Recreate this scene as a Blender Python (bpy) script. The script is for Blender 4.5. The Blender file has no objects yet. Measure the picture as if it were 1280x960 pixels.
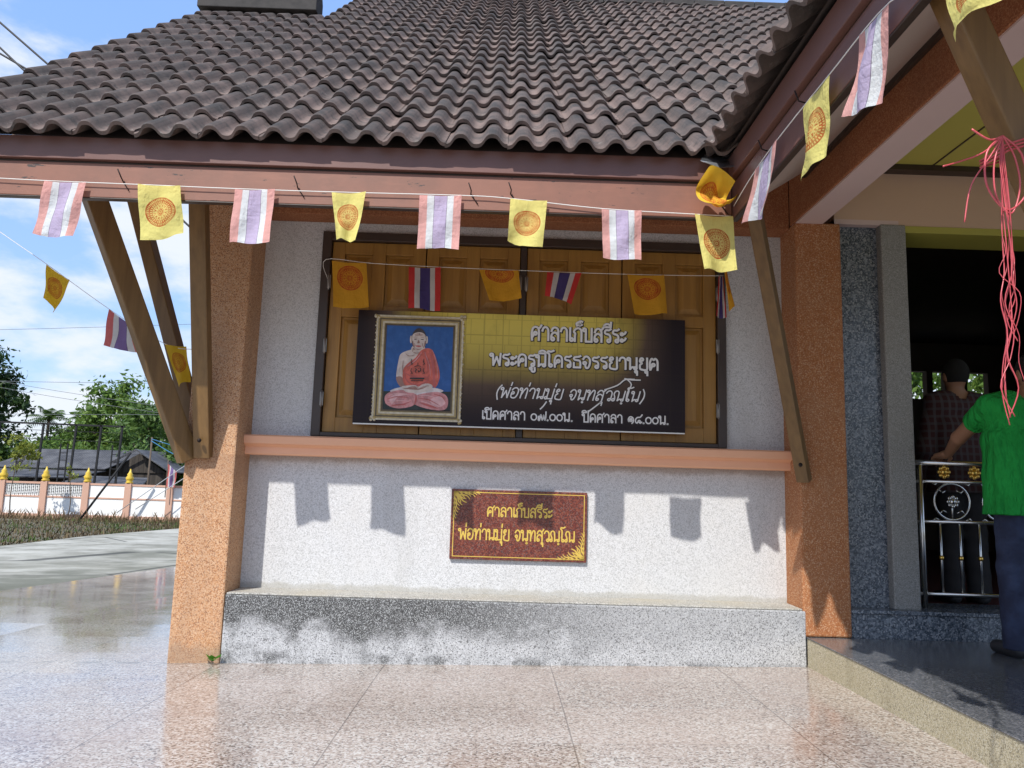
import bpy, math, random
import numpy as np
from mathutils import Vector, Matrix
random.seed(7); rng = np.random.default_rng(7)
sc = bpy.context.scene
COL = sc.collection

# ------------------------------------------------------------------ camera, sky, sun, exposure
YAW, PITCH, ROLL = math.radians(.556), math.radians(7.916), math.radians(1.733)
F = Vector((math.sin(YAW)*math.cos(PITCH), math.cos(YAW)*math.cos(PITCH), math.sin(PITCH)))
Rt = Vector((math.cos(YAW), -math.sin(YAW), 0)); Up = Rt.cross(F)
r_ = math.cos(ROLL)*Rt + math.sin(ROLL)*Up; u_ = -math.sin(ROLL)*Rt + math.cos(ROLL)*Up
cam = bpy.data.cameras.new('camera'); cam.lens = 36*961/1280; cam.sensor_width = 36
cam.clip_start = .05; cam.clip_end = 3000
camo = bpy.data.objects.new('camera', cam); COL.objects.link(camo)
M3 = Matrix((r_, u_, -F)).transposed().to_4x4(); M3.translation = Vector((0, -4.85, 1.05))
camo.matrix_world = M3; sc.camera = camo

SUN = Vector((-.53, -1, 1.30)).normalized()          # towards the sun
w = bpy.data.worlds.new('World'); sc.world = w; w.use_nodes = True
wt = w.node_tree; wt.nodes.clear()
wo = wt.nodes.new('ShaderNodeOutputWorld'); bg = wt.nodes.new('ShaderNodeBackground')
sky = wt.nodes.new('ShaderNodeTexSky'); sky.sky_type = 'NISHITA'; sky.sun_disc = False
sky.sun_elevation = math.asin(SUN.z); sky.sun_rotation = math.atan2(SUN.x, SUN.y)
sky.air_density = 1.0; sky.dust_density = .6; sky.ozone_density = 2.2
tc = wt.nodes.new('ShaderNodeTexCoord'); mp = wt.nodes.new('ShaderNodeMapping'); mp.inputs['Scale'].default_value = (1.6, 1.6, 3.6)
mp.inputs['Location'].default_value = (1.35, .4, .52)
cn = wt.nodes.new('ShaderNodeTexNoise'); cn.inputs['Scale'].default_value = 2.9; cn.inputs['Detail'].default_value = 9; cn.inputs['Roughness'].default_value = .56
cr = wt.nodes.new('ShaderNodeMapRange'); cr.interpolation_type = 'SMOOTHSTEP'
cr.inputs[1].default_value = .48; cr.inputs[2].default_value = .66
sx = wt.nodes.new('ShaderNodeSeparateXYZ')
hz = wt.nodes.new('ShaderNodeMapRange'); hz.inputs[1].default_value = .50; hz.inputs[2].default_value = .0; hz.inputs[3].default_value = 0; hz.inputs[4].default_value = .10
add = wt.nodes.new('ShaderNodeMath'); add.operation = 'ADD'; 
mul = wt.nodes.new('ShaderNodeMath'); mul.operation = 'MULTIPLY'; mul.inputs[1].default_value = .92
mx = wt.nodes.new('ShaderNodeMix'); mx.data_type = 'RGBA'; mx.inputs[7].default_value = (4.5, 4.75, 5.1, 1)
L = wt.links.new
L(tc.outputs['Generated'], mp.inputs[0]); L(mp.outputs[0], cn.inputs[0]); L(tc.outputs['Generated'], sx.inputs[0])
L(sx.outputs[2], hz.inputs[0]); L(cn.outputs[0], add.inputs[0]); L(hz.outputs[0], add.inputs[1]); L(add.outputs[0], cr.inputs[0])
L(cr.outputs[0], mul.inputs[0]); L(mul.outputs[0], mx.inputs[0])
tn = wt.nodes.new('ShaderNodeMix'); tn.data_type = 'RGBA'; tn.blend_type = 'MULTIPLY'; tn.inputs[0].default_value = 1; tn.inputs[7].default_value = (1.62, 1.54, 1.40, 1)
L(sky.outputs[0], tn.inputs[6]); gr = wt.nodes.new('ShaderNodeValToRGB'); ge = gr.color_ramp.elements; ge[0].position = 0; ge[0].color = (.33, .51, .82, 1); ge[1].position = .5; ge[1].color = (.25, .44, .90, 1)
gm = wt.nodes.new('ShaderNodeMix'); gm.data_type = 'RGBA'; gm.blend_type = 'MULTIPLY'; gm.inputs[0].default_value = 1; gm.inputs[7].default_value = (6.0, 6.0, 6.0, 1)
lf = wt.nodes.new('ShaderNodeMapRange'); lf.inputs[1].default_value = .9; lf.inputs[2].default_value = .5; lf.inputs[3].default_value = 0; lf.inputs[4].default_value = .8
m2 = wt.nodes.new('ShaderNodeMix'); m2.data_type = 'RGBA'
L(sx.outputs[2], gr.inputs[0]); L(gr.outputs[0], gm.inputs[6]); L(sx.outputs[2], lf.inputs[0]); L(lf.outputs[0], m2.inputs[0]); L(tn.outputs[2], m2.inputs[6]); L(gm.outputs[2], m2.inputs[7]); L(m2.outputs[2], mx.inputs[6]); L(mx.outputs[2], bg.inputs[0]); L(bg.outputs[0], wo.inputs[0])
bg.inputs[1].default_value = .15
sl = bpy.data.lights.new('sun', 'SUN'); sl.energy = 3.75; sl.angle = math.radians(.53); sl.color = (1, .965, .91)
so = bpy.data.objects.new('sun', sl); COL.objects.link(so); so.rotation_euler = SUN.to_track_quat('Z', 'Y').to_euler(); so.location = (-6, -12, 15)
vs = sc.view_settings; vs.view_transform = 'Standard'; vs.look = 'None'; vs.exposure = .45; vs.gamma = 1
sc.cycles.max_bounces = 8; sc.cycles.use_denoising = True

# ------------------------------------------------------------------ helpers: materials
class NT:
    def __init__(s, name):
        s.m = bpy.data.materials.new(name); s.m.use_nodes = True; s.t = s.m.node_tree; s.t.nodes.clear()
        s.out = s.n('ShaderNodeOutputMaterial'); s.b = s.n('ShaderNodeBsdfPrincipled'); s.l(s.b.outputs[0], s.out.inputs[0])
        s.tc = s.n('ShaderNodeTexCoord'); s.P = s.tc.outputs['Object']
    def n(s, t, **kw):
        n = s.t.nodes.new(t)
        for k, v in kw.items(): setattr(n, k, v)
        return n
    def l(s, a, b): s.t.links.new(a, b)
    def set(s, sock, v):
        if hasattr(v, 'is_output'): s.l(v, sock)
        else: sock.default_value = v
    def noise(s, scale, detail=4, rough=.55, vec=None, out=0):
        n = s.n('ShaderNodeTexNoise'); n.inputs['Scale'].default_value = scale; n.inputs['Detail'].default_value = detail; n.inputs['Roughness'].default_value = rough
        s.l(vec or s.P, n.inputs['Vector']); return n.outputs[out]
    def vor(s, scale, feature='F1', vec=None, out='Color', rand=1):
        n = s.n('ShaderNodeTexVoronoi', feature=feature); n.inputs['Scale'].default_value = scale; n.inputs['Randomness'].default_value = rand
        s.l(vec or s.P, n.inputs['Vector']); return n.outputs[out]
    def scale(s, v, vec=None):
        n = s.n('ShaderNodeMapping'); n.inputs['Scale'].default_value = v; s.l(vec or s.P, n.inputs[0]); return n.outputs[0]
    def ramp(s, fac, stops, interp='LINEAR'):
        n = s.n('ShaderNodeValToRGB'); n.color_ramp.interpolation = interp; e = n.color_ramp.elements
        while len(e) < len(stops): e.new(.5)
        for i, (p, c) in enumerate(stops): e[i].position = p; e[i].color = tuple(c)+(1,) if len(c) == 3 else c
        s.l(fac, n.inputs[0]); return n.outputs[0]
    def math(s, op, a, b=None, c=None):
        n = s.n('ShaderNodeMath', operation=op); s.set(n.inputs[0], a)
        if b is not None: s.set(n.inputs[1], b)
        if c is not None: s.set(n.inputs[2], c)
        return n.outputs[0]
    def mr(s, v, a, b, c=0, d=1, smooth=True):
        n = s.n('ShaderNodeMapRange', interpolation_type='SMOOTHSTEP' if smooth else 'LINEAR')
        s.set(n.inputs[0], v)
        for i, x in enumerate((a, b, c, d)): n.inputs[i+1].default_value = x
        return n.outputs[0]
    def mix(s, f, a, b, mode='MIX'):
        n = s.n('ShaderNodeMix', data_type='RGBA', blend_type=mode); s.set(n.inputs[0], f)
        for i, v in ((6, a), (7, b)):
            if hasattr(v, 'is_output'): s.l(v, n.inputs[i])
            else: n.inputs[i].default_value = tuple(v)+(1,)
        return n.outputs[2]
    def xyz(s, vec=None):
        n = s.n('ShaderNodeSeparateXYZ'); s.l(vec or s.P, n.inputs[0]); return n.outputs
    def sep(s, col):
        n = s.n('ShaderNodeSeparateColor'); s.l(col, n.inputs[0]); return n.outputs
    def bump(s, h, strength=.3, dist=.01):
        n = s.n('ShaderNodeBump'); n.inputs['Strength'].default_value = strength; n.inputs['Distance'].default_value = dist
        s.l(h, n.inputs['Height']); s.l(n.outputs[0], s.b.inputs['Normal'])
    def fin(s, col, rough=.6, metal=0, spec=.5):
        if hasattr(col, 'is_output'): s.l(col, s.b.inputs['Base Color'])
        else: s.b.inputs['Base Color'].default_value = tuple(col)+(1,)
        s.set(s.b.inputs['Roughness'], rough); s.b.inputs['Metallic'].default_value = metal; s.b.inputs['Specular IOR Level'].default_value = spec
        return s.m

def m_pebble(name, cols, scale=120, stain=(.5, .4, .3), amt=.3, bump=.5, sp=.35, drips=()):
    N = NT(name); c = N.sep(N.vor(scale*1.75))
    col = N.ramp(c[0], [(i/len(cols), k) for i, k in enumerate(cols)], 'CONSTANT')
    d = N.vor(scale*1.75, 'DISTANCE_TO_EDGE', out='Distance')
    grout = N.mr(d, .0, .16)
    col = N.mix(N.math('MULTIPLY_ADD', grout, -.35, .35), col, tuple(x*.45 for x in cols[0]))
    big = N.mr(N.noise(2.3, 6, .62), .42, .72)
    col = N.mix(N.math('MULTIPLY', big, amt), col, stain)
    str_ = N.mr(N.noise(5, 5, .6, N.scale((1, 1, .13))), .5, .75)
    col = N.mix(N.math('MULTIPLY', str_, amt*.7), col, tuple(x*.6 for x in stain))
    for zt, ln, k_, dc in drips:      # dirt washed down the wall below a ledge, or splashed up from one
        z = N.xyz()[2]; dn = N.noise(9, 6, .65, N.scale((1, 1, .22))); up = N.mr(z, zt-ln, zt) if ln > 0 else N.mr(z, zt-ln, zt)
        ed = N.mr(N.math('ADD', N.math('MULTIPLY', up, .55), N.math('MULTIPLY', dn, .75)), .55, .85)
        lim = N.math('LESS_THAN', z, zt+.005) if ln > 0 else N.math('GREATER_THAN', z, zt-.005)
        col = N.mix(N.math('MULTIPLY', N.math('MULTIPLY', ed, lim), k_), col, dc)
    N.bump(d, bump, .004); return N.fin(col, .75, spec=sp)

def m_paint(name, c, rough=.5, var=.25, dirt=(.1, .08, .06), sc_=6, chips=None):
    N = NT(name); f = N.mr(N.noise(sc_, 6, .6), .35, .75)
    col = N.mix(N.math('MULTIPLY', f, var), c, dirt)
    g = N.mr(N.noise(sc_*5, 4, .6, N.scale((.4, 2.5, 2.5))), .5, .8)
    col = N.mix(N.math('MULTIPLY', g, var*.6), col, tuple(min(1, x*1.35) for x in c))
    if chips:
        k = N.mr(N.noise(13, 6, .72, N.scale((.5, 1, 2.2))), .645, .66)
        col = N.mix(k, col, chips)
    N.bump(N.noise(90, 3), .08, .004); return N.fin(col, rough)

def m_wood(name, c, c2, axis=2, rough=.45):
    N = NT(name); s = [26, 26, 26]; s[axis] = 1.6
    g = N.noise(1, 8, .65, N.scale(s))
    col = N.ramp(g, [(.25, c2), (.55, c), (.8, tuple(x*1.25 for x in c))])
    dd = N.mr(N.noise(3, 5), .5, .8); col = N.mix(N.math('MULTIPLY', dd, .35), col, tuple(x*.45 for x in c))
    N.bump(g, .12, .004); return N.fin(col, rough)

def m_granite(name, cols, scale, rough=.2, flecks=None, spec=.5):
    N = NT(name); c = N.sep(N.vor(scale)); col = N.ramp(c[0], [(i/len(cols), k) for i, k in enumerate(cols)], 'CONSTANT')
    n2 = N.noise(scale*.35, 3); col = N.mix(N.mr(n2, .5, .7), col, cols[len(cols)//2])
    if flecks:
        v = N.vor(scale*.12, out='Distance', vec=N.scale((1, 1, .45))); col = N.mix(N.math('MULTIPLY', N.mr(v, .22, .08), .55), col, flecks)
    return N.fin(col, rough, spec=spec)

def m_plain(name, c, rough=.6, metal=0): return NT(name).fin(c, rough, metal)

def m_leaf(name, a, b, sc_=1.5, trans=.35):
    N = NT(name); g = N.n('ShaderNodeNewGeometry')
    col = N.ramp(g.outputs['Random Per Island'], [(0, tuple(x*.6 for x in a)), (.5, a), (1, b)])
    col = N.mix(N.mr(N.noise(sc_, 3), .45, .7), col, tuple(x*.75 for x in a))
    N.fin(col, .5, spec=.35)
    t = N.n('ShaderNodeBsdfTranslucent'); N.l(N.mix(.5, col, b), t.inputs[0]); s = N.n('ShaderNodeMixShader'); s.inputs[0].default_value = trans
    N.l(N.b.outputs[0], s.inputs[1]); N.l(t.outputs[0], s.inputs[2]); N.l(s.outputs[0], N.out.inputs[0]); return N.m

def cloth_finish(N, col, rough=.75, trans=.35):
    N.fin(col, rough, spec=.2); t = N.n('ShaderNodeBsdfTranslucent'); N.l(col, t.inputs[0]); s = N.n('ShaderNodeMixShader'); s.inputs[0].default_value = trans
    w1 = N.noise(150, 2); w2 = N.math('ABSOLUTE', N.math('SUBTRACT', N.noise(15, 4, .6, N.scale((1.5, 1.5, .8))), .5)); w3 = N.math('ABSOLUTE', N.math('SUBTRACT', N.noise(9, 2, .5, N.scale((.5, .5, 1.6))), .5)); N.bump(N.math('ADD', N.math('MULTIPLY', w1, .06), N.math('ADD', w2, w3)), .55, .025)
    st_ = N.mr(N.noise(7, 5, .65), .35, .75, 1.0, .9); cm = N.n('ShaderNodeMix', data_type='RGBA', blend_type='MULTIPLY'); cm.inputs[0].default_value = 1; N.l(col, cm.inputs[6]); N.l(st_, cm.inputs[7]); col = cm.outputs[2]; N.l(col, N.b.inputs['Base Color']); N.l(col, t.inputs[0])
    N.l(N.b.outputs[0], s.inputs[1]); N.l(t.outputs[0], s.inputs[2]); N.l(s.outputs[0], N.out.inputs[0]); return N.m
def m_stripes(name, red, white, blue):
    N = NT(name); uv = N.xyz(N.tc.outputs['UV'])
    seam = (.35*blue[0], .35*blue[1], .35*blue[2])
    col = N.ramp(uv[0], [(0, red), (.19, white), (.355, tuple(x*.5 for x in blue)), (.365, blue), (.655, tuple(x*.5 for x in blue)), (.665, white), (.82, red)], 'CONSTANT')
    return cloth_finish(N, col)
def m_wheel(name, base, ink, cv=.5, amt=1.0):
    N = NT(name); uv = N.xyz(N.tc.outputs['UV'])
    x = N.math('SUBTRACT', uv[0], .5); y = N.math('MULTIPLY', N.math('SUBTRACT', uv[1], cv), 1.36)
    r = N.math('SQRT', N.math('ADD', N.math('MULTIPLY', x, x), N.math('MULTIPLY', y, y))); a = N.math('ARCTAN2', y, x)
    def band(r0, r1): return N.math('MULTIPLY', N.math('GREATER_THAN', r, r0), N.math('LESS_THAN', r, r1))
    def teeth(n, th, ph=0): return N.math('GREATER_THAN', N.math('SINE', N.math('MULTIPLY_ADD', a, n, ph)), th)
    parts = [N.math('MULTIPLY', band(.345, .375), 1), N.math('MULTIPLY', band(.30, .345), teeth(46, -.1)), band(.275, .30),
             N.math('MULTIPLY', band(.225, .275), teeth(30, -.2)), band(.215, .228), N.math('MULTIPLY', band(.13, .175), teeth(12, .25)), N.math('MULTIPLY', band(.085, .10), 1),
             N.math('MULTIPLY', band(.04, .072), 1), N.math('LESS_THAN', r, .02), N.math('MULTIPLY', band(.175, .20), teeth(24, .3))]
    f = parts[0]
    for p in parts[1:]: f = N.math('MAXIMUM', f, p)
    fade = N.mr(N.noise(30, 4, .6), .3, .65, .55, 1)
    col = N.mix(N.math('MULTIPLY', N.math('MULTIPLY', f, fade), .95*amt), base, ink)
    inner = N.math('MULTIPLY', N.math('LESS_THAN', r, .375), .22*amt); col = N.mix(inner, col, ink)
    return cloth_finish(N, col)

# ------------------------------------------------------------------ helpers: meshes and things
class MB:
    def __init__(s): s.v = []; s.f = []; s.mi = []; s.uv = []; s.sm = []
    def face(s, pts, m=0, uv=None, smooth=False):
        i = len(s.v); s.v += [tuple(p) for p in pts]; s.f.append(tuple(range(i, i+len(pts)))); s.mi.append(m); s.uv.append(uv); s.sm.append(smooth)
    def mesh(s, vs, fs, m=0, smooth=False):
        i = len(s.v); s.v += [tuple(p) for p in vs]
        for f in fs: s.f.append(tuple(i+k for k in f)); s.mi.append(m); s.uv.append(None); s.sm.append(smooth)
    def hexa(s, p, m=0):      # p: 8 points, bottom 4 ccw then top 4
        s.mesh(p, [(3, 2, 1, 0), (4, 5, 6, 7), (0, 1, 5, 4), (1, 2, 6, 5), (2, 3, 7, 6), (3, 0, 4, 7)], m)
    def box(s, x0, x1, y0, y1, z0, z1, m=0):
        s.hexa([(x0, y0, z0), (x1, y0, z0), (x1, y1, z0), (x0, y1, z0), (x0, y0, z1), (x1, y0, z1), (x1, y1, z1), (x0, y1, z1)], m)
    def bar(s, a, b, wx, wy, up=(0, 0, 1), m=0):
        a = Vector(a); b = Vector(b); d = (b-a).normalized(); x = d.cross(Vector(up))
        if x.length < 1e-4: x = d.cross(Vector((0, 1, 0)))
        x.normalize(); y = x.cross(d); x *= wx/2; y *= wy/2
        s.hexa([a-x-y, a+x-y, a+x+y, a-x+y, b-x-y, b+x-y, b+x+y, b-x+y], m)
    def tube(s, pts, r, n=8, m=0, smooth=True, cap=True):
        pts = [Vector(p) for p in pts]; R = r if hasattr(r, '__len__') else [r]*len(pts)
        rings = []; t0 = (pts[1]-pts[0]).normalized(); x = t0.orthogonal().normalized()
        for i, p in enumerate(pts):
            t = (pts[min(i+1, len(pts)-1)]-pts[max(i-1, 0)]).normalized(); x = (x - t*x.dot(t)).normalized(); y = t.cross(x)
            rings.append([p+(x*math.cos(2*math.pi*k/n)+y*math.sin(2*math.pi*k/n))*R[i] for k in range(n)])
        vs = [q for g in rings for q in g]; fs = []
        for i in range(len(pts)-1):
            for k in range(n): fs.append((i*n+k, i*n+(k+1) % n, (i+1)*n+(k+1) % n, (i+1)*n+k))
        if cap: fs.append(tuple(range(n))[::-1]); fs.append(tuple((len(pts)-1)*n+k for k in range(n)))
        s.mesh(vs, fs, m, smooth)
    def lathe(s, prof, c, n=16, m=0, smooth=True, ax=(0, 0, 1)):
        q = Vector((0, 0, 1)).rotation_difference(Vector(ax)); c = Vector(c); vs = []
        for r, z in prof:
            for k in range(n): vs.append(c+q @ Vector((r*math.cos(2*math.pi*k/n), r*math.sin(2*math.pi*k/n), z)))
        fs = [(i*n+k, i*n+(k+1) % n, (i+1)*n+(k+1) % n, (i+1)*n+k) for i in range(len(prof)-1) for k in range(n)]
        fs.append(tuple(range(n))[::-1]); fs.append(tuple((len(prof)-1)*n+k for k in range(n)))
        s.mesh(vs, fs, m, smooth)
    def prism_x(s, prof, x0, x1, m=0):     # prof (y,z) closed polygon extruded along x
        n = len(prof); vs = [(x0, y, z) for y, z in prof]+[(x1, y, z) for y, z in prof]
        s.mesh(vs, [tuple(range(n)), tuple(range(2*n-1, n-1, -1))]+[(k, n+k, n+(k+1) % n, (k+1) % n) for k in range(n)], m)
    def build(s, name, mats, parent=None, loc=None, bevel=0):
        root = parent
        while root is not None and root.parent is not None: root = root.parent
        o0 = Vector(loc) if loc is not None else (Vector(root['_loc']) if root is not None else Vector((0, 0, 0)))
        me = bpy.data.meshes.new(name); V = np.array(s.v, dtype=float)-np.array(o0)
        me.from_pydata(V.tolist(), [], s.f)
        for m in (mats if isinstance(mats, (list, tuple)) else [mats]): me.materials.append(m)
        me.polygons.foreach_set('material_index', s.mi); me.polygons.foreach_set('use_smooth', s.sm)
        if any(u is not None for u in s.uv):
            l = me.uv_layers.new(name='UVMap'); k = 0
            for f, u in zip(s.f, s.uv):
                for j in range(len(f)): l.data[k].uv = u[j] if u is not None else (0, 0); k += 1
        me.update(); o = bpy.data.objects.new(name, me); COL.objects.link(o)
        if parent is not None: o.parent = parent
        else: o.location = o0; o['_loc'] = list(o0)
        if bevel:
            b = o.modifiers.new('bevel', 'BEVEL'); b.width = bevel; b.segments = 2; b.limit_method = 'ANGLE'
        return o
def tag(o, label=None, cat=None, group=None, kind=None):
    for k, v in (('label', label), ('category', cat), ('group', group), ('kind', kind)):
        if v: o[k] = v
    return o
def thing(name, loc, label, cat, group=None):
    o = bpy.data.objects.new(name, None); COL.objects.link(o); o.location = loc; o['_loc'] = list(loc); o.empty_display_size = .1
    return tag(o, label, cat, group)
def box(name, a, m, parent=None, bevel=.004, loc=None):
    b = MB(); b.box(*a); return b.build(name, m, parent, loc, bevel)
def spline(pts, n=8, closed=False):
    P = [Vector(p) for p in pts]; out = []; N = len(P)
    for i in range(N if closed else N-1):
        g = lambda k: P[k % N] if closed else P[max(0, min(N-1, k))]
        p0, p1, p2, p3 = g(i-1), g(i), g(i+1), g(i+2)
        for j in range(n):
            t = j/n; out.append(.5*((2*p1)+(p2-p0)*t+(2*p0-5*p1+4*p2-p3)*t*t+(3*p1-p0-3*p2+p3)*t**3))
    if not closed: out.append(P[-1])
    return out

# ------------------------------------------------------------------ materials
M = {}
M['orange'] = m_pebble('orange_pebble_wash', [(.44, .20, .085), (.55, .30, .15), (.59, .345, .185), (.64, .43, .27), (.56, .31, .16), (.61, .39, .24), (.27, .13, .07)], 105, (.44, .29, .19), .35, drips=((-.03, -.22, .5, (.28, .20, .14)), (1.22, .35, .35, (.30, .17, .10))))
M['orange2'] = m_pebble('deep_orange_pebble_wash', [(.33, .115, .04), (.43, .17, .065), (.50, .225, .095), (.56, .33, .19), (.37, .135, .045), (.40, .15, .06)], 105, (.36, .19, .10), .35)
M['beam'] = m_pebble('rust_pebble_wash', [(.27, .095, .04), (.36, .14, .06), (.42, .19, .09), (.31, .11, .045)], 105, (.2, .09, .05), .35)
M['white'] = m_pebble('white_pebble_wash', [(.56, .56, .56), (.66, .66, .66), (.62, .62, .62), (.70, .70, .71), (.64, .64, .64), (.44, .44, .44)], 105, (.58, .56, .53), .3, drips=((1.238, .09, .5, (.26, .20, .16)), (.384, -.07, .5, (.33, .31, .25)), (1.46, .0001, .0, (.3, .3, .3))))
def m_base():
    N = NT('speckled_base_wash'); c = N.sep(N.vor(200)); p = N.xyz()
    col = N.ramp(c[0], [(0, (.15, .15, .15)), (.12, (.34, .345, .35)), (.38, (.46, .465, .475)), (.7, (.54, .545, .555)), (.9, (.39, .395, .40))], 'CONSTANT')
    n = N.noise(3.1, 7, .62, N.scale((1, 1, 1.2)))
    top = N.mr(p[2], .02, .33); left = N.mr(p[0], 1.1, -.5, .22, 1); stk = N.noise(6, 5, .6, N.scale((1, 1, .12)))
    lowband = N.mr(p[2], .07, .015)
    a = N.math('MULTIPLY', N.mr(N.math('ADD', N.math('MULTIPLY_ADD', top, .40, n), N.math('MULTIPLY', N.math('SUBTRACT', stk, .5), .35)), .50, .82), left)
    a = N.math('MAXIMUM', a, N.math('MULTIPLY', N.math('MULTIPLY', lowband, N.mr(N.noise(7, 5), .45, .6)), .8))
    white_ = N.math('MULTIPLY', N.mr(N.noise(2.4, 5, .6, N.scale((1, 1, 2.2))), .53, .64), N.mr(p[2], .3, .2))
    a = N.math('MULTIPLY', a, N.math('SUBTRACT', 1, N.math('MULTIPLY', white_, .9)))
    spk = N.ramp(N.sep(N.vor(230))[1], [(0, (.05, .05, .05)), (.4, (.11, .11, .11)), (.72, (.33, .34, .34))], 'CONSTANT')
    col = N.mix(a, col, spk)
    N.bump(N.vor(120, 'DISTANCE_TO_EDGE', out='Distance'), .5, .004); return N.fin(col, .8, spec=.3)
M['base'] = m_base()
M['basetop'] = m_pebble('ledge_top_wash', [(.36, .35, .32), (.5, .49, .45), (.58, .57, .53), (.2, .2, .19)], 125, (.40, .36, .27), .5)
M['riser'] = m_pebble('riser_wash', [(.44, .38, .25), (.55, .49, .34), (.6, .55, .42), (.26, .23, .16), (.5, .43, .28)], 130, (.42, .36, .22), .5)
M['salmon'] = m_paint('salmon_paint', (.80, .42, .25), .55, .12, (.6, .3, .18))
M['pink'] = m_paint('pinkish_white_paint', (.66, .50, .47), .6, .08, (.5, .4, .36))
M['soffit'] = m_paint('cream_soffit_paint', (.55, .44, .38), .6, .12, (.4, .3, .25))
M['peach'] = m_paint('peach_wall_paint', (.62, .42, .30), .65, .1, (.5, .34, .24))
M['ceil'] = m_paint('yellow_ceiling_paint', (.62, .56, .12), .6, .06, (.5, .44, .1))
M['yellow_bounce'] = m_paint('yellow_reflection_paint', (.42, .38, .07), .6, .1, (.3, .28, .05))  # reflected yellow light painted in as the colour of the lintel underside
M['darktrim'] = m_paint('dark_brown_trim', (.035, .02, .014), .4, .2)
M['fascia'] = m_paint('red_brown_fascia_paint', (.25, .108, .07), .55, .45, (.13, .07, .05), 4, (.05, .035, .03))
M['fasciaup'] = m_paint('shaded_fascia_paint', (.165, .078, .062), .42, .3, (.09, .05, .042), 4)  # fascia red-brown with the shade under the tile eave put into the colour
M['bracket'] = m_wood('ochre_bracket_paint', (.18, .100, .033), (.115, .060, .019))
M['door'] = m_wood('varnished_teak', (.33, .165, .030), (.24, .112, .019), rough=.45)
M['frame'] = m_paint('dark_window_frame', (.05, .032, .024), .4, .3, (.02, .015, .012))
M['steel'] = m_plain('stainless_steel', (.62, .60, .57), .22, 1)
M['hinge'] = m_plain('dull_hinge_metal', (.30, .28, .26), .5, .8)
M['gold'] = m_plain('gold_metal', (.80, .50, .12), .3, 1)
M['goldpaint'] = m_paint('gold_paint', (.70, .48, .05), .4, .25, (.35, .2, .03), 12)
M['bluegranite'] = m_granite('blue_grey_granite', [(.035, .045, .06), (.10, .12, .15), (.055, .07, .09), (.19, .21, .24), (.08, .095, .12), (.30, .31, .33)], 120, .25, (.33, .36, .40))
M['post'] = m_pebble('grey_terrazzo_post', [(.25, .24, .22), (.33, .32, .30), (.39, .38, .36), (.2, .19, .18)], 170, (.27, .25, .22), .3, .15)
M['porchfloor'] = m_granite('polished_dark_granite', [(.07, .075, .085), (.13, .135, .145), (.10, .105, .115), (.19, .19, .20)], 130, .16)
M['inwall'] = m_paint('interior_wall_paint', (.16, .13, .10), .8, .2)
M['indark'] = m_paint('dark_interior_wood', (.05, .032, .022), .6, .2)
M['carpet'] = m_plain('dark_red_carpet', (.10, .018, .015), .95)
M['dwhite'] = m_paint('white_wall_paint', (.78, .78, .76), .7, .12, (.5, .5, .45), 1.2)
M['dpink'] = m_paint('pink_post_paint', (.55, .33, .24), .7, .2, (.4, .25, .18), 2)
M['black'] = m_plain('black_steel', (.006, .006, .007), .75)
M['bark'] = m_paint('bark', (.12, .09, .065), .9, .5, (.05, .04, .03), 5)
M['cable'] = m_plain('black_cable', (.015, .015, .016), .6)
M['nail'] = m_plain('rusty_nail', (.03, .022, .02), .6, .6)
M['twine'] = m_plain('white_string', (.75, .74, .70), .8)
M['flash'] = m_plain('galvanised_flashing', (.40, .43, .47), .38, 1)

def m_tiles():
    N = NT('weathered_concrete_tile'); g = N.n('ShaderNodeNewGeometry'); rnd = g.outputs['Random Per Island']
    base = N.ramp(rnd, [(0, (.125, .092, .081)), (.4, (.165, .120, .106)), (.75, (.198, .144, .126)), (1, (.145, .115, .102))])
    n1 = N.noise(11, 7, .68); n2 = N.noise(2.0, 5, .6); n3 = N.noise(60, 3, .6)
    col = N.mix(N.math('MULTIPLY', N.mr(n1, .48, .68), .75), base, (.050, .047, .045))
    col = N.mix(N.math('MULTIPLY', N.mr(n2, .46, .66), .6), col, (.070, .062, .058))
    li = N.math('MULTIPLY', N.mr(N.noise(30, 6, .75), .55, .68), N.mr(N.noise(3, 4), .38, .6))
    col = N.mix(N.math('MULTIPLY', li, .7), col, (.26, .25, .22))
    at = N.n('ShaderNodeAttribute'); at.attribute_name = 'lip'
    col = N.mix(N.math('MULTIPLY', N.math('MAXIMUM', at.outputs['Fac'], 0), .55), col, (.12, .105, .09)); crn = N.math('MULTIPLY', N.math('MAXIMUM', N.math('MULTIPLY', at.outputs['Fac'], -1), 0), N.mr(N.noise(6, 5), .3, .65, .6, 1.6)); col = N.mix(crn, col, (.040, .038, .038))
    N.bump(N.math('ADD', n3, n1), .35, .006); return N.fin(col, .82, spec=.3)
M['tile'] = m_tiles()
M['ridge'] = m_paint('mossy_ridge_mortar', (.055, .05, .047), .9, .6, (.02, .02, .02), 9)
M['plainroof'] = m_paint('underside_roof_sheet', (.10, .08, .075), .85, .3)

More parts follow.
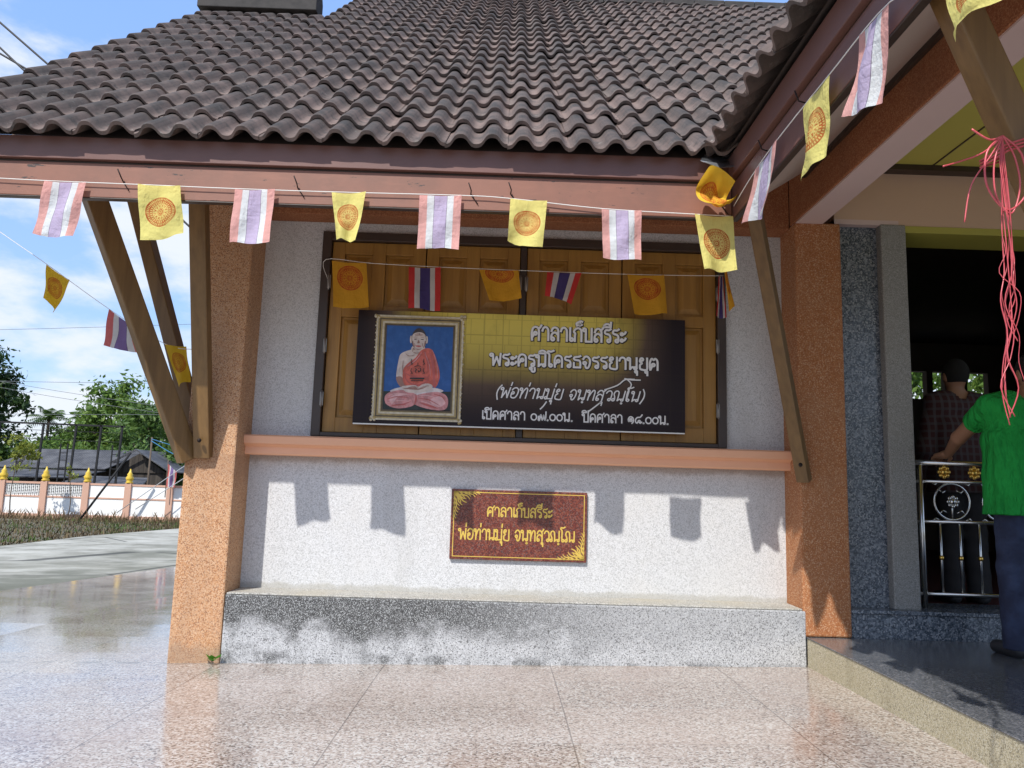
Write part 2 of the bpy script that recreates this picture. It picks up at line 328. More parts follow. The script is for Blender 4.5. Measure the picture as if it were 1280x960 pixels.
# ------------------------------------------------------------------ ground
XB = [-400, -60, -5.4, -3.56, 2.1, 8, 60, 400]
def gx(x): return max(-.066, min(.05, .0205*(x+.33)))
GY = [-1.5, -.9, -.3, .3, .9, 1.5, 2.5, 9, 60]
GZ = [-.04*(min(y, 2.5)+1.5)**2/8-.04*(max(0, min(y, 9)-2.5))-.024*max(0, y-9) for y in GY]
def gz(x, y): return gx(x)+float(np.interp(y, GY, GZ))
def sheet(name, xs, ys, dz, m, kind='structure'):
    b = MB()
    for i in range(len(xs)-1):
        for j in range(len(ys)-1):
            c = [(xs[i], ys[j]), (xs[i+1], ys[j]), (xs[i+1], ys[j+1]), (xs[i], ys[j+1])]
            b.face([(x, y, gz(x, y)+dz) for x, y in c])
    return tag(b.build(name, m), kind=kind)
def m_ground():
    N = NT('earth'); col = N.ramp(N.noise(.6, 6), [(.3, (.06, .055, .03)), (.6, (.12, .10, .06)), (.8, (.05, .07, .02))]); return N.fin(col, .95)
def m_paving():
    N = NT('pink_granite_paving'); p = N.xyz(); c = N.sep(N.vor(120))
    col = N.ramp(c[0], [(0, (.12, .098, .085)), (.13, (.27, .215, .185)), (.36, (.37, .315, .275)), (.62, (.43, .388, .35)), (.82, (.53, .505, .475))], 'CONSTANT')
    sl_ = N.n('ShaderNodeTexWhiteNoise', noise_dimensions='2D'); cb = N.n('ShaderNodeCombineXYZ')
    fx = N.math('ADD', p[0], 1.67); fy = N.math('DIVIDE', N.math('ADD', p[1], .96), .535)
    N.l(N.math('FLOOR', fx), cb.inputs[0]); N.l(N.math('FLOOR', fy), cb.inputs[1]); N.l(cb.outputs[0], sl_.inputs[0])
    col = N.mix(N.math('MULTIPLY', sl_.outputs[0], .22), col, (.52, .42, .36))
    col = N.mix(N.math('MULTIPLY', N.mr(N.noise(1.7, 6, .6), .45, .75), .4), col, (.30, .21, .165))
    far = N.mr(p[0], -1.2, -4.2); col = N.mix(N.math('MULTIPLY', far, .35), col, (.36, .35, .32))
    jx = N.math('LESS_THAN', N.math('PINGPONG', fx, .5), .0032); jy = N.math('LESS_THAN', N.math('PINGPONG', fy, .5), .0042)
    j = N.math('MAXIMUM', jx, N.math('MULTIPLY', jy, .7)); col = N.mix(N.math('MULTIPLY', j, .6), col, (.07, .055, .05))
    col = N.mix(N.math('MULTIPLY', N.math('MULTIPLY', N.mr(p[1], -.07, -.01), N.mr(p[1], .03, .01)), N.math('MULTIPLY', N.mr(N.noise(6, 4), .4, .6), .5)), col, (.10, .085, .06))
    rg = N.math('MULTIPLY', N.mr(N.noise(2.2, 5, .6), .35, .7, .10, .22), N.mr(p[0], -1.6, -2.6, 1, .62))
    N.bump(N.noise(9, 3), .02, .002); return N.fin(col, rg, spec=.65)
def m_road():
    N = NT('old_concrete'); p = N.xyz()
    col = N.ramp(N.noise(.7, 10, .72), [(.36, (.20, .195, .16)), (.5, (.36, .35, .305)), (.62, (.47, .46, .41))]); sp_ = N.mr(N.noise(.35, 7, .7, N.scale((1, .6, 1))), .45, .62); col = N.mix(N.math('MULTIPLY', sp_, .45), col, (.20, .195, .15))
    dmp = N.math('MULTIPLY', N.mr(p[0], -9.5, -6.0), N.mr(N.noise(.45, 6, .6), .36, .56)); col = N.mix(N.math('MULTIPLY', dmp, .8), col, (.11, .115, .085))
    cr = N.mr(N.vor(.28, 'DISTANCE_TO_EDGE', out='Distance', vec=None), .012, .004)
    col = N.mix(N.math('MULTIPLY', cr, .8), col, (.05, .05, .045)); return N.fin(col, .85, spec=.2)
sheet('ground', XB, [-400]+GY+[400], 0, m_ground())
M['road'] = m_road()
b = MB()
edge = lambda y: float(np.interp(y, [-9, 2, 9, 12.5, 18.2, 26, 34.2], [-9, -9.6, -10.4, -10.95, -12.05, -12.7, -13.2]))
ye = [-9]+GY[:-1]+[12.5, 18.2, 26, 34.2]
for y0, y1 in zip(ye[:-1], ye[1:]):
    xa, xb = edge(y0), edge(y1); b.face([(xa, y0, gz(-9, y0)+.004), (-5.2, y0, gz(-9, y0)+.004), (-5.2, y1, gz(-9, y1)+.004), (xb, y1, gz(-9, y1)+.004)])
tag(b.build('concrete_road', M['road']), kind='structure')
sheet('granite_paving', [-5.4, -3.56, 2.1, 8], [-9]+GY[:-1]+[18], .008, m_paving())

# porch floor (raised, dark polished granite on a speckled riser)
b = MB(); b.box(1.90, 7, -5.6, .0, -.1, .212, 0); b.box(1.895, 7, -5.6, -.001, .2125, .218, 1)
tag(b.build('porch_floor', [M['riser'], M['porchfloor']], bevel=.004), kind='structure')

# ------------------------------------------------------------------ the hall
H = thing('temple_hall', (0, 0, 0), 'low temple hall with brown wavy tile roof, white pebble wall and orange pillars', 'building')
YW = .27
def part(name, a, m, bevel=.004, parent=None): return box(name, a, m, parent or H, bevel)
# main white wall with a window hole (x -1.273..1.49, z 1.38..2.775)
b = MB()
for a in ((-1.70, 1.90, .272, .47, .30, 1.385), (-1.70, -1.273, .27, .47, 1.385, 2.775), (1.49, 1.90, .27, .47, 1.385, 2.775), (-1.70, 1.90, .271, .47, 2.775, 3.3)): b.box(*a)
b.build('wall', M['white'], H)
b = MB(); b.box(-1.664, 1.8945, -.003, .29, -.15, .372); b.build('base_course', M['base'], H, bevel=.008)
b = MB(); b.box(-1.66, 1.8785, .004, .275, .3725, .384); b.build('ledge', M['basetop'], H, bevel=.006)
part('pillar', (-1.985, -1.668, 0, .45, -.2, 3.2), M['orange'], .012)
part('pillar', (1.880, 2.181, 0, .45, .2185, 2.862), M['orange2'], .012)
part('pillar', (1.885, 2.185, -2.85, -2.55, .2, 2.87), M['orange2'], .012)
b = MB(); b.prism_x([(.275, 1.235), (.165, 1.235), (.16, 1.245), (.165, 1.285), (.145, 1.30), (.125, 1.305), (.122, 1.352), (.135, 1.362), (.275, 1.368)], -1.667, 1.885)
b.build('cornice', M['salmon'], H)
part('wall_beam', (-1.668, 1.88, .10, .2695, 2.845, 3.35), M['beam'])
part('porch_beam', (1.8802, 2.066, -4.6, .0995, 2.866, 3.5), M['beam'], .006)
part('beam_soffit', (1.89, 2.063, -4.59, .10, 2.855, 2.8655), M['pink'], .0)
# window
W = MB()
for a in ((-1.273, -1.212, .24, .33, 1.372, 2.775), (1.432, 1.49, .24, .33, 1.372, 2.775), (-1.212, 1.432, .24, .33, 2.715, 2.775), (-1.212, 1.432, .24, .33, 1.372, 1.40), (.085, .127, .262, .33, 1.40, 2.715)): W.box(*a)
win = W.build('window', M['frame'], H, bevel=.004)
for k, (x0, x1) in enumerate(((-1.208, -.568), (-.560, .081), (.131, .780), (.788, 1.428))):
    b = MB(); zb, zt = 1.403, 2.712; y0, y1 = .276, .32; st = .085; xm = (x0+x1)/2; zs = [zb, zb+.1, zb+.785, zb+.865, zt-.075, zt]
    zs = [zb, zb+.10, 2.19, 2.27, 2.63, zt]
    for a, c in ((x0, x0+st), (xm-.045, xm+.045), (x1-st, x1)): b.box(a, c, y0, y1, zb, zt)
    for i in (0, 2, 4):
        b.box(x0+st, xm-.045, y0, y1, zs[i], zs[i+1]); b.box(xm+.045, x1-st, y0, y1, zs[i], zs[i+1])
    for a, c in ((x0+st, xm-.045), (xm+.045, x1-st)):
        for z0, z1 in ((zs[1], zs[2]), (zs[3], zs[4])):
            b.box(a, c, y0+.022, y1-.004, z0, z1)
            i1, i2 = .018, .05; yo, yi = y0+.02, y0+.004
            P = [(a+i1, yo, z0+i1), (c-i1, yo, z0+i1), (c-i1, yo, z1-i1), (a+i1, yo, z1-i1), (a+i2, yi, z0+i2), (c-i2, yi, z0+i2), (c-i2, yi, z1-i2), (a+i2, yi, z1-i2)]
            b.mesh(P, [(4, 5, 6, 7), (0, 1, 5, 4), (1, 2, 6, 5), (2, 3, 7, 6), (3, 0, 4, 7)])
    b.build('shutter', M['door'], win, bevel=.003)
for x, z in ((-1.213, 2.42), (-1.213, 1.98), (-1.213, 1.62), (.085, 2.45), (.127, 2.45), (1.431, 2.42), (1.431, 2.06), (1.431, 1.62)):
    b = MB(); b.tube([(x, .236, z-.055), (x, .236, z+.055)], .006, 8); b.box(x-.011, x+.011, .238, .242, z-.045, z+.045); b.build('hinge', M['hinge'], win)
# granite panel, post, sill and openings of the porch wall
part('granite_panel', (2.183, 2.53, .15, .40, .384, 2.895), M['bluegranite'], 0)
part('door_post', (2.49, 2.66, .085, .42, .384, 2.90), M['post'], .008)
part('door_post', (4.62, 4.79, .085, .42, .384, 2.90), M['post'], .008)
part('granite_panel', (4.74, 6.4, .15, .40, .384, 2.895), M['bluegranite'], 0)
b = MB(); b.box(2.184, 6.4, .03, .45, .0, .362); b.box(2.183, 6.4, .015, .45, .3625, .386); b.build('door_sill', M['bluegranite'], H, bevel=.004)
b = MB(); b.box(2.184, 6.4, .10, .30, 2.897, 3.30, 0); b.box(2.62, 6.4, .095, .40, 2.85, 2.897, 1); b.build('lintel', [M['peach'], M['yellow_bounce']], H, bevel=.003)
part('lintel_edge', (2.184, 2.62, .099, .2, 2.8955, 2.93), M['pink'], 0)
b = MB(); b.box(2.066, 6.4, -4.6, .3, 3.301, 3.34, 0); b.box(2.5, 6.4, .02, .0995, 3.262, 3.3005, 1)
for x in (2.83, 4.05, 5.27): b.box(x-.006, x+.006, -4.6, .02, 3.297, 3.3008, 1)
for y in (-1.3, -2.5, -3.7): b.box(2.067, 6.4, y-.006, y+.006, 3.298, 3.3007, 1)
b.build('porch_ceiling', [M['ceil'], M['darktrim']], H)
# interior
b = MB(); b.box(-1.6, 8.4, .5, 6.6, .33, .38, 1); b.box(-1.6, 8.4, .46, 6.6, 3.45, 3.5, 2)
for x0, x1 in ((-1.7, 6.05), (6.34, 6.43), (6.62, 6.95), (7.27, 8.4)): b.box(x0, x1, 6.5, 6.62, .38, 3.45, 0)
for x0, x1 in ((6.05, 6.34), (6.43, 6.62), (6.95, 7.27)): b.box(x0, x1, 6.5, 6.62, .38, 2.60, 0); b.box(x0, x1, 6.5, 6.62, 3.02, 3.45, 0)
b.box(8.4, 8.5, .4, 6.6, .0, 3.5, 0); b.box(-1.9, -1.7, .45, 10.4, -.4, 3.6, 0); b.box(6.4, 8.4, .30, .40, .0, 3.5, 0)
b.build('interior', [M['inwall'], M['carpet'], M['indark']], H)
# brackets
def bracket(a, c, up=(0, -1, 0), wx=.085, wy=.12, bolts=True):
    b = MB(); b.bar(a, c, wx, wy, up); o = b.build('bracket', M['bracket'], H, bevel=.006)
    return o
def bolt(p, ax, parent):
    b = MB(); b.lathe([(.013, 0), (.013, .005), (.007, .007), (.007, .013), (.003, .015)], p, 10, 0, ax=ax); b.build('bolt', M['nail'], parent)
br = bracket((-2.51, -.55, 2.88), (-1.955, -.01, 1.18), (1, 1, 0)); bolt((-2.03, -.06, 1.28), (-.7, -.7, 0), br)
br = bracket((-2.80, .17, 3.7), (-1.99, .17, 1.36), (0, 1, 0))
br = bracket((-1.862, -.47, 2.90), (-1.862, -.012, 1.20), (1, 0, 0), .075, .10); bolt((-1.862, -.10, 1.30), (0, -1, 0), br)
br = bracket((1.395, -.56, 2.90), (1.90, -.012, 1.165), (1, -1, 0), .058, .08); bolt((1.835, -.125, 1.262), (-.75, -.65, 0), br)
brn = bracket((1.318, -2.70, 2.63), (1.885, -2.70, 1.133), (0, 1, 0), .088, .09)
# fascias
def m_fascia_part(): pass
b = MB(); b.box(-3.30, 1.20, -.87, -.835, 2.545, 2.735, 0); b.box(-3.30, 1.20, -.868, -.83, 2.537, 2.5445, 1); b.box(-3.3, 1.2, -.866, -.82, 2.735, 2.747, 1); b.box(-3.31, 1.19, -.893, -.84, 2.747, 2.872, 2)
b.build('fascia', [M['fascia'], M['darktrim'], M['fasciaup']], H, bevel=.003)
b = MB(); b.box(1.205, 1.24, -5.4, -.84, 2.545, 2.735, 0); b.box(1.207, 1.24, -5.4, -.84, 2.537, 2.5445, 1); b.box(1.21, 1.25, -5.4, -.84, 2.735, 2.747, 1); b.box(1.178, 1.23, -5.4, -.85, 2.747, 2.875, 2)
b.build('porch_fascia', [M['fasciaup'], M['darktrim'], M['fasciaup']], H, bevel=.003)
b = MB(); t = math.tan(math.radians(40))
sz_ = lambda q_: 2.60+(q_)*t
b.face([(-3.28, -.83, 2.60), (1.243, -.83, 2.60), (1.8835, -.19, sz_(.64)), (1.8835, .1, sz_(.93)), (-3.28, .1, sz_(.93))], 0)
b.face([(1.243, -.83, 2.60), (1.243, -5.4, 2.60), (1.8835, -5.4, sz_(.64)), (1.8835, -.19, sz_(.64))], 0)
b.build('eave_soffit', M['soffit'], H)
part('soffit_trim', (1.858, 1.8799, -4.6, -.19, 3.085, 3.125), M['darktrim'], 0)
# wall-side gable filling under the main roof verge
b = MB(); b.face([(-1.88, .1, 3.3), (-1.88, 9.9, 3.3), (-1.88, 4.6, 7.2)]); b.build('gable_wall', M['white'], H)

# ---- tiles
PA = math.radians(40); TL, TW = .32, .33
def tiles(name, origin, udir, sdir, rows, ncol, keep, col0=0, under=False):
    o = Vector(origin); u = Vector(udir); s = Vector(sdir); n = u.cross(s).normalized()
    if n.z < 0: n = -n
    NP = 27; V = []; Fc = []; lip = []
    prof = []
    for k in range(NP):
        x = k/(NP-1); ph = x*2; 
        prof.append((x*TW*1.02, .053*(.5+.5*math.tanh(1.35*math.cos(2*math.pi*(ph-.5)))/math.tanh(1.35))))
    for r in range(rows):
        for c in range(col0, col0+ncol):
            if not keep(c, r): continue
            jx = random.uniform(-.005, .005); js = random.uniform(-.012, .012); tilt = random.uniform(-.006, .006); rot = random.uniform(-.016, .016)
            if random.random() < .05: js -= random.uniform(.008, .03); rot += random.uniform(-.03, .03)
            i0 = len(V); ln = TL*1.16; th = .020
            rowsP = ((0, .036), (.014, .040), (ln, .004))
            for (ds, dn) in rowsP:
                for (pu, pn) in prof:
                    p = o+u*(c*TW+pu+jx+ds*rot)+s*(r*TL+ds+js+rot*(pu-TW/2))+n*(dn+pn+tilt*(pu/TW-.5)*2); V.append(p)
            for (ds, dn) in ((0, .036-th), (ln, .004-th)):
                for (pu, pn) in prof:
                    p = o+u*(c*TW+pu+jx+ds*rot)+s*(r*TL+ds+js+rot*(pu-TW/2))+n*(dn+pn+tilt*(pu/TW-.5)*2); V.append(p)
            for k in range(NP-1):
                a = i0+k
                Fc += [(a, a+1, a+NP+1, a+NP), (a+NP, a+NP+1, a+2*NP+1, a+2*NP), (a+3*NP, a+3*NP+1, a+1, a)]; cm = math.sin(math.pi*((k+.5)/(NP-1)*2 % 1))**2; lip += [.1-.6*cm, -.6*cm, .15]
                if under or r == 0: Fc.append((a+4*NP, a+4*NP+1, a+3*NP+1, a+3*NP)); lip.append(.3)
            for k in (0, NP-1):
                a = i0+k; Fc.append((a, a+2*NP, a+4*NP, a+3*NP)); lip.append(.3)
    b = MB(); b.mesh(V, Fc, 0, True); ob = b.build(name, M['tile'], H)
    at = ob.data.attributes.new('lip', 'FLOAT', 'FACE'); at.data.foreach_set('value', lip)
    ob.data.set_sharp_from_angle(angle=math.radians(38)); return ob
ce, se = math.cos(PA), math.sin(PA)
EY, EZ = -.945, 2.845
def keep_main(c, r):
    x = -3.33+c*TW+TW/2; s = r*TL; y = EY+(s+.1)*ce
    if x > 1.03+(y-EY)+.12: return False
    if s > 4.7 and x < -2.05: return False
    return s < 7.15
tiles('tiled_roof', (-3.33, EY, EZ), (1, 0, 0), (0, ce, se), 24, 36, keep_main, 0, True)
# porch roof: eave along -Y at x = 1.09, slope rising to +X
def keep_porch(c, r):
    return True
tiles('porch_roof', (1.085, -.90, 2.865), (0, -1, 0), (ce, 0, se), 12, 14, keep_porch, 0, True)
# roof sheets below the tiles, back slopes and the rest of the porch roof
def rz(y): return EZ+(y-EY)*math.tan(PA)
b = MB(); d = .02
b.face([(-3.3, EY+.06, rz(EY+.06)-d), (1.12, EY+.06, rz(EY+.06)-d), (4.9, 2.73, rz(2.73)-d), (-3.3, 2.73, rz(2.73)-d)])
b.face([(-2.03, 2.73, rz(2.73)-d), (4.9, 2.73, rz(2.73)-d), (7, 4.60, rz(4.60)-d), (-2.03, 4.60, rz(4.60)-d)])
b.face([(-2.03, 4.60, rz(4.60)-d), (7, 4.60, rz(4.60)-d), (7, 10.2, rz(4.60)-d-5.6*t), (-2.03, 10.2, rz(4.60)-d-5.6*t)])
b.face([(-3.3, 2.73, rz(2.73)-d), (-2.03, 2.73, rz(2.73)-d), (-2.03, 6.4, rz(2.73)-d-3.67*t), (-3.3, 6.4, rz(2.73)-d-3.67*t)])
b.face([(1.15, -5.4, 2.88), (1.15, -.9, 2.88), (6.9, 4.85, 2.88+5.75*t), (6.9, -5.4, 2.88+5.75*t)])
b.build('roof_deck', M['plainroof'], H)
# verge board, ridge caps
b = MB(); b.hexa([(-3.30, EY+.1, rz(EY+.1)-.20), (-3.265, EY+.1, rz(EY+.1)-.20), (-3.265, 2.7, rz(2.7)-.20), (-3.30, 2.7, rz(2.7)-.20), (-3.30, EY+.1, rz(EY+.1)-.01), (-3.265, EY+.1, rz(EY+.1)-.01), (-3.265, 2.7, rz(2.7)-.01), (-3.30, 2.7, rz(2.7)-.01)])
b.build('verge_board', M['fasciaup'], H)
def ridge(x0, x1, y, z, seg, hgt, wid):
    b = MB(); x = x0
    while x < x1-.01:
        e = min(x+seg, x1); dz = random.uniform(-.008, .008)
        prof = [(y-wid, z-.03+dz), (y-wid, z+hgt*.75+dz), (y-wid*.75, z+hgt+dz), (y+wid*.75, z+hgt+dz), (y+wid, z+hgt*.75+dz), (y+wid, z-.03+dz)]
        b.prism_x(prof, x, e-.006); x = e
    return b.build('ridge_cap', M['ridge'], H, bevel=.008)
ridge(-3.36, -2.10, 2.78, rz(2.73)+.10, 1.4, .24, .13)
ridge(-2.05, 7, 4.62, rz(4.60)+.0, .4, .075, .14)
# valley flashing at the roof corner
b = MB(); b.mesh([(1.00, -.99, 2.815), (1.22, -.93, 2.80), (1.27, -.86, 2.88), (1.05, -.88, 2.90), (1.10, -1.0, 2.775), (1.2, -.99, 2.79)], [(0, 1, 2, 3), (0, 4, 5, 1)])
o = b.build('flashing', M['flash'], H); o.modifiers.new('solid', 'SOLIDIFY').thickness = .002
# bent nails on the fascia that carry the string
for x, zz in ((-2.09, 2.64), (-1.15, 2.635), (-.215, 2.63), (.0, 2.64), (1.14, 2.62)):
    b = MB(); b.tube([(x, -.868, zz), (x+.003, -.90, zz+.012), (x-.012, -.912, zz+.05)], .0035, 6); b.tube([(x, -.872, zz), (x+.04, -.876, zz-.055)], .0028, 5); b.build('nail', M['nail'], H)
for y in (-1.45, -1.9): 
    b = MB(); b.tube([(1.206, y, 2.66), (1.17, y, 2.67), (1.15, y-.01, 2.71)], .0035, 6); b.build('nail', M['nail'], H)

# ------------------------------------------------------------------ Thai lettering: a looped stroke alphabet
Ln = lambda *p: ('L', p)
C_ = lambda x, y, r=.11: [(x+r*math.cos(a), y+r*math.sin(a)) for a in [2*math.pi*k/8 for k in range(9)]]
ARCH = [(.08, .72), (.18, .95), (.38, 1.02), (.56, .88), (.6, .6), (.6, 0)]
KH = [(.1, 0), (.07, .3), (.07, .6), (.16, .92), (.36, 1.02), (.56, .9), (.62, .6), (.62, 0)]
G = {   # glyph: (advance, [strokes])
 'า': (.66, [[(.04, .72), (.12, .95), (.3, 1.02), (.46, .88), (.5, .6), (.5, 0)]]),
 'ร': (.62, [C_(.36, .12), [(.47, .12), (.47, .42), (.38, .58), (.12, .66), (.06, .8), (.16, .94), (.36, .93), (.52, 1.03)]]),
 'ค': (.78, [KH, C_(.34, .52), [(.25, .45), (.1, .2)]]),
 'ศ': (.84, [KH, C_(.34, .52), [(.25, .45), (.1, .2)], [(.56, .9), (.7, .98), (.8, 1.16)]]),
 'ด': (.78, [KH, C_(.30, .42), [(.22, .33), (.12, .02)]]),
 'ต': (.8, [[(.1, 0), (.06, .35), (.08, .7), (.2, 1.0), (.34, .88), (.46, 1.0), (.6, .85), (.64, .6), (.64, 0)], C_(.32, .44), [(.24, .35), (.12, .02)]]),
 'ล': (.76, [ARCH, C_(.18, .12), [(.07, .12), (.08, .4), (.22, .6), (.42, .6), (.58, .42)]]),
 'ส': (.8, [ARCH, C_(.18, .12), [(.07, .12), (.08, .4), (.22, .6), (.42, .6), (.58, .42)], [(.5, .88), (.64, .98), (.76, 1.16)]]),
 'เ': (.36, [C_(.2, .12), [(.09, .12), (.09, .5), (.09, 1.02)]]),
 'โ': (.46, [C_(.24, .12), [(.13, .12), (.13, .6), (.13, 1.08), (.0, 1.24), (.06, 1.38), (.25, 1.34), (.46, 1.44)]]),
 'ก': (.76, [[(.1, 0), (.1, .4), (.12, .6), (.02, .72), (.12, .92), (.34, 1.02), (.55, .9), (.6, .6), (.6, 0)]]),
 'บ': (.78, [C_(.07, .9), Ln((.18, .9), (.18, 0), (.62, 0), (.62, 1.02))]),
 'ป': (.78, [C_(.07, .9), Ln((.18, .9), (.18, 0), (.62, 0), (.62, 1.4))]),
 'พ': (.88, [C_(.07, .9), Ln((.18, .9), (.22, 0), (.45, .72), (.68, 0), (.74, 1.02))]),
 'ท': (.8, [C_(.07, .9), [(.18, .9), (.18, .45), (.18, 0)], [(.18, .3), (.34, .8), (.5, 1.02), (.62, .88), (.64, .5), (.64, 0)]]),
 'น': (.82, [C_(.07, .9), Ln((.18, .9), (.18, .0)), [(.18, .04), (.36, .2), (.47, .15)], C_(.57, .11, .10), Ln((.66, .1), (.66, 1.02))]),
 'ม': (.8, [C_(.07, .9), [(.18, .9), (.18, .45), (.18, .14)], C_(.1, .11), Ln((.2, .03), (.64, .03)), Ln((.64, 0), (.64, 1.02))]),
 'ณ': (1.15, [C_(.12, .12), [(.23, .12), (.2, .4), (.08, .7), (.14, .94), (.3, 1.02), (.46, .9), (.5, .6), (.5, .03)], [(.5, .05), (.68, .2), (.8, .15)], C_(.89, .11, .10), Ln((.98, .1), (.98, 1.02))]),
 'ธ': (.74, [[(.6, 1.04), (.42, .96), (.16, .92), (.1, .78), (.2, .68), (.5, .62), (.58, .42), (.58, .1)], Ln((.58, .1), (.58, .02), (.1, .02), (.1, .42))]),
 'จ': (.7, [C_(.17, .42), [(.2, .31), (.26, .02), (.42, .02), (.54, .35), (.54, .75), (.36, 1.0), (.16, .95), (.05, .75)]]),
 'ย': (.76, [C_(.22, .9), [(.11, .9), (.08, .72), (.24, .56), (.1, .42), (.1, .1), (.24, 0), (.6, .0), (.62, .5), (.62, 1.02)]]),
 'อ': (.76, [[(.07, .78), (.18, .97), (.4, 1.02), (.6, .82), (.62, .4), (.5, .05), (.25, .0), (.1, .14), (.09, .42)], C_(.2, .5)]),
 'ว': (.64, [[(.04, .76), (.16, .96), (.36, 1.0), (.52, .8), (.54, .45), (.52, .12)], C_(.41, .12)]),
 'ะ': (.5, [C_(.12, .66, .09), [(.21, .64), (.34, .7), (.42, .84)], C_(.12, .17, .09), [(.21, .15), (.34, .21), (.42, .35)]]),
 '๐': (.76, [[(.36+.3*math.cos(a), .42+.38*math.sin(a)) for a in [2*math.pi*k/12 for k in range(13)]]]),
 '๗': (1.0, [C_(.2, .42), [(.12, .33), (.09, .1), (.2, .0), (.28, .3), (.36, .75), (.46, .3), (.52, .05), (.62, .3), (.66, .7), (.76, .3), (.82, .05), (.9, .4), (.92, 1.1)]]),
 '๑': (.76, [C_(.36, .36), [(.44, .44), (.4, .6), (.2, .5), (.12, .2), (.06, .5), (.2, .78), (.42, .8), (.6, .6), (.6, .2), (.45, .0)]]),
 '๘': (.86, [C_(.5, .28), [(.4, .3), (.26, .05), (.1, .2), (.1, .5), (.3, .75), (.6, .8), (.82, 1.1)], [(.5, .16), (.62, .05), (.78, .2)]]),
 '.': (.3, [C_(.12, .05, .045)]), '(': (.4, [[(.34, 1.25), (.14, .85), (.12, .35), (.3, -.2)]]), ')': (.4, [[(.06, 1.25), (.26, .85), (.28, .35), (.1, -.2)]]), ' ': (.5, []),
}
MARK = {  # drawn left of the pen, after the consonant
 '็': [[(-.5, 1.2), (-.55, 1.38), (-.4, 1.46), (-.25, 1.36), (-.36, 1.28), (-.3, 1.22), (-.14, 1.3)], [(-.42, 1.46), (-.26, 1.56), (-.1, 1.52)]],
 'ิ': [[(-.66, 1.18), (-.55, 1.36), (-.3, 1.4), (-.12, 1.18), (-.66, 1.18)]],
 'ี': [[(-.66, 1.18), (-.55, 1.36), (-.3, 1.4), (-.12, 1.18), (-.66, 1.18)], [(-.12, 1.18), (-.1, 1.55)]],
 'ุ': [C_(-.2, -.2, .08), [(-.12, -.2), (-.12, -.5)]],
 'ู': [C_(-.4, -.2, .08), [(-.32, -.2), (-.32, -.45), (-.12, -.45), (-.12, -.14)]],
 '่': [[(-.13, 1.24), (-.11, 1.56)]], 'ฺ': [C_(-.24, -.22, .05)],
}
def lettering(text, x0, x1, base, h, y, wd, slant=0, mb=None, m=0, grow=0, dx=0, dz=0, swash=False):
    tot = sum(G[c][0] for c in text if c in G); sxx = (x1-x0)/tot; mb = mb or MB(); pen = 0; k = 0
    def ribbon(st):
        nonlocal k
        if st[0] == 'L':
            for i in range(len(st[1])-1): ribbon([st[1][i], st[1][i+1]])
            return
        P = spline([(a, b_, 0) for a, b_ in st], 4) if len(st) > 2 else [Vector((a, b_, 0)) for a, b_ in st]
        Q = [Vector((x0+(p.x+pen)*sxx+slant*p.y*h+dx, base+p.y*h+dz, 0)) for p in P]; hw = wd/2+grow; Lf, Rg = [], []
        clo = (Q[0]-Q[-1]).length < 1e-5
        for i, q in enumerate(Q):
            if clo and i in (0, len(Q)-1): t = (Q[1]-Q[-2])
            else: t = (Q[min(i+1, len(Q)-1)]-Q[max(i-1, 0)])
            t.normalize(); nn = Vector((-t.y, t.x, 0)); e = Vector((0, 0, 0))
            if not clo and i == 0: e = -t*hw*.7
            if not clo and i == len(Q)-1: e = t*hw*.7
            Lf.append(q+nn*hw+e); Rg.append(q-nn*hw+e)
        yy = y-.00006*(k % 9); k += 1
        for i in range(len(Q)-1): mb.face([(Lf[i].x, yy, Lf[i].y), (Rg[i].x, yy, Rg[i].y), (Rg[i+1].x, yy, Rg[i+1].y), (Lf[i+1].x, yy, Lf[i+1].y)], m)
    for c in text:
        if c in MARK:
            for st in MARK[c]:
                if prev == 'ป': st = [(a-.2, b_) for a, b_ in st]
                ribbon(st)
        else:
            for st in G[c][1]: ribbon(st)
            pen += G[c][0]
        prev = c
    if swash:
        pen = 0
        for st in swash: ribbon(st)
    return mb

# ------------------------------------------------------------------ banner with the portrait
BX0, BX1, BZ0, BZ1, BY = -.992, 1.200, 1.462, 2.222, .200
def m_print():
    N = NT('banner_print'); p = N.xyz()
    fx = N.math('MULTIPLY', N.mr(p[0], -1.08, -.45), N.mr(p[0], 1.02, .45)); fz = N.mr(p[2], -.36, .34)
    f = N.math('MULTIPLY', N.math('POWER', fx, .8), fz)
    col = N.ramp(f, [(0, (.016, .009, .012)), (.3, (.095, .06, .042)), (.6, (.34, .255, .06)), (1, (.62, .50, .10))])
    br = N.n('ShaderNodeTexBrick'); br.inputs['Scale'].default_value = 1; br.inputs['Brick Width'].default_value = .125; br.inputs['Row Height'].default_value = .235; br.inputs['Mortar Size'].default_value = .004; br.offset = .0
    cb = N.n('ShaderNodeCombineXYZ'); N.l(p[0], cb.inputs[0]); N.l(p[2], cb.inputs[1]); N.l(cb.outputs[0], br.inputs['Vector'])
    br2 = N.n('ShaderNodeTexBrick'); br2.inputs['Scale'].default_value = 1; br2.inputs['Brick Width'].default_value = .085; br2.inputs['Row Height'].default_value = .172; br2.inputs['Mortar Size'].default_value = .003; br2.offset = .3; N.l(cb.outputs[0], br2.inputs['Vector'])
    g = N.math('MAXIMUM', br.outputs['Fac'], N.math('MULTIPLY', br2.outputs['Fac'], .7))
    col = N.mix(N.math('MULTIPLY', g, .28), col, (.03, .022, .012))
    col = N.mix(N.math('MULTIPLY', N.mr(N.noise(5, 6, .6), .5, .75), .3), col, (.02, .015, .012))
    N.bump(N.noise(3.5, 3), .12, .02); return N.fin(col, .55, spec=.25)
ban = MB(); ban.box(BX0, BX1, BY, BY+.012, BZ0, BZ1, 0); ban.box(BX0+.004, BX1-.004, BY-.006, BY+.018, BZ0-.008, BZ0, 1)
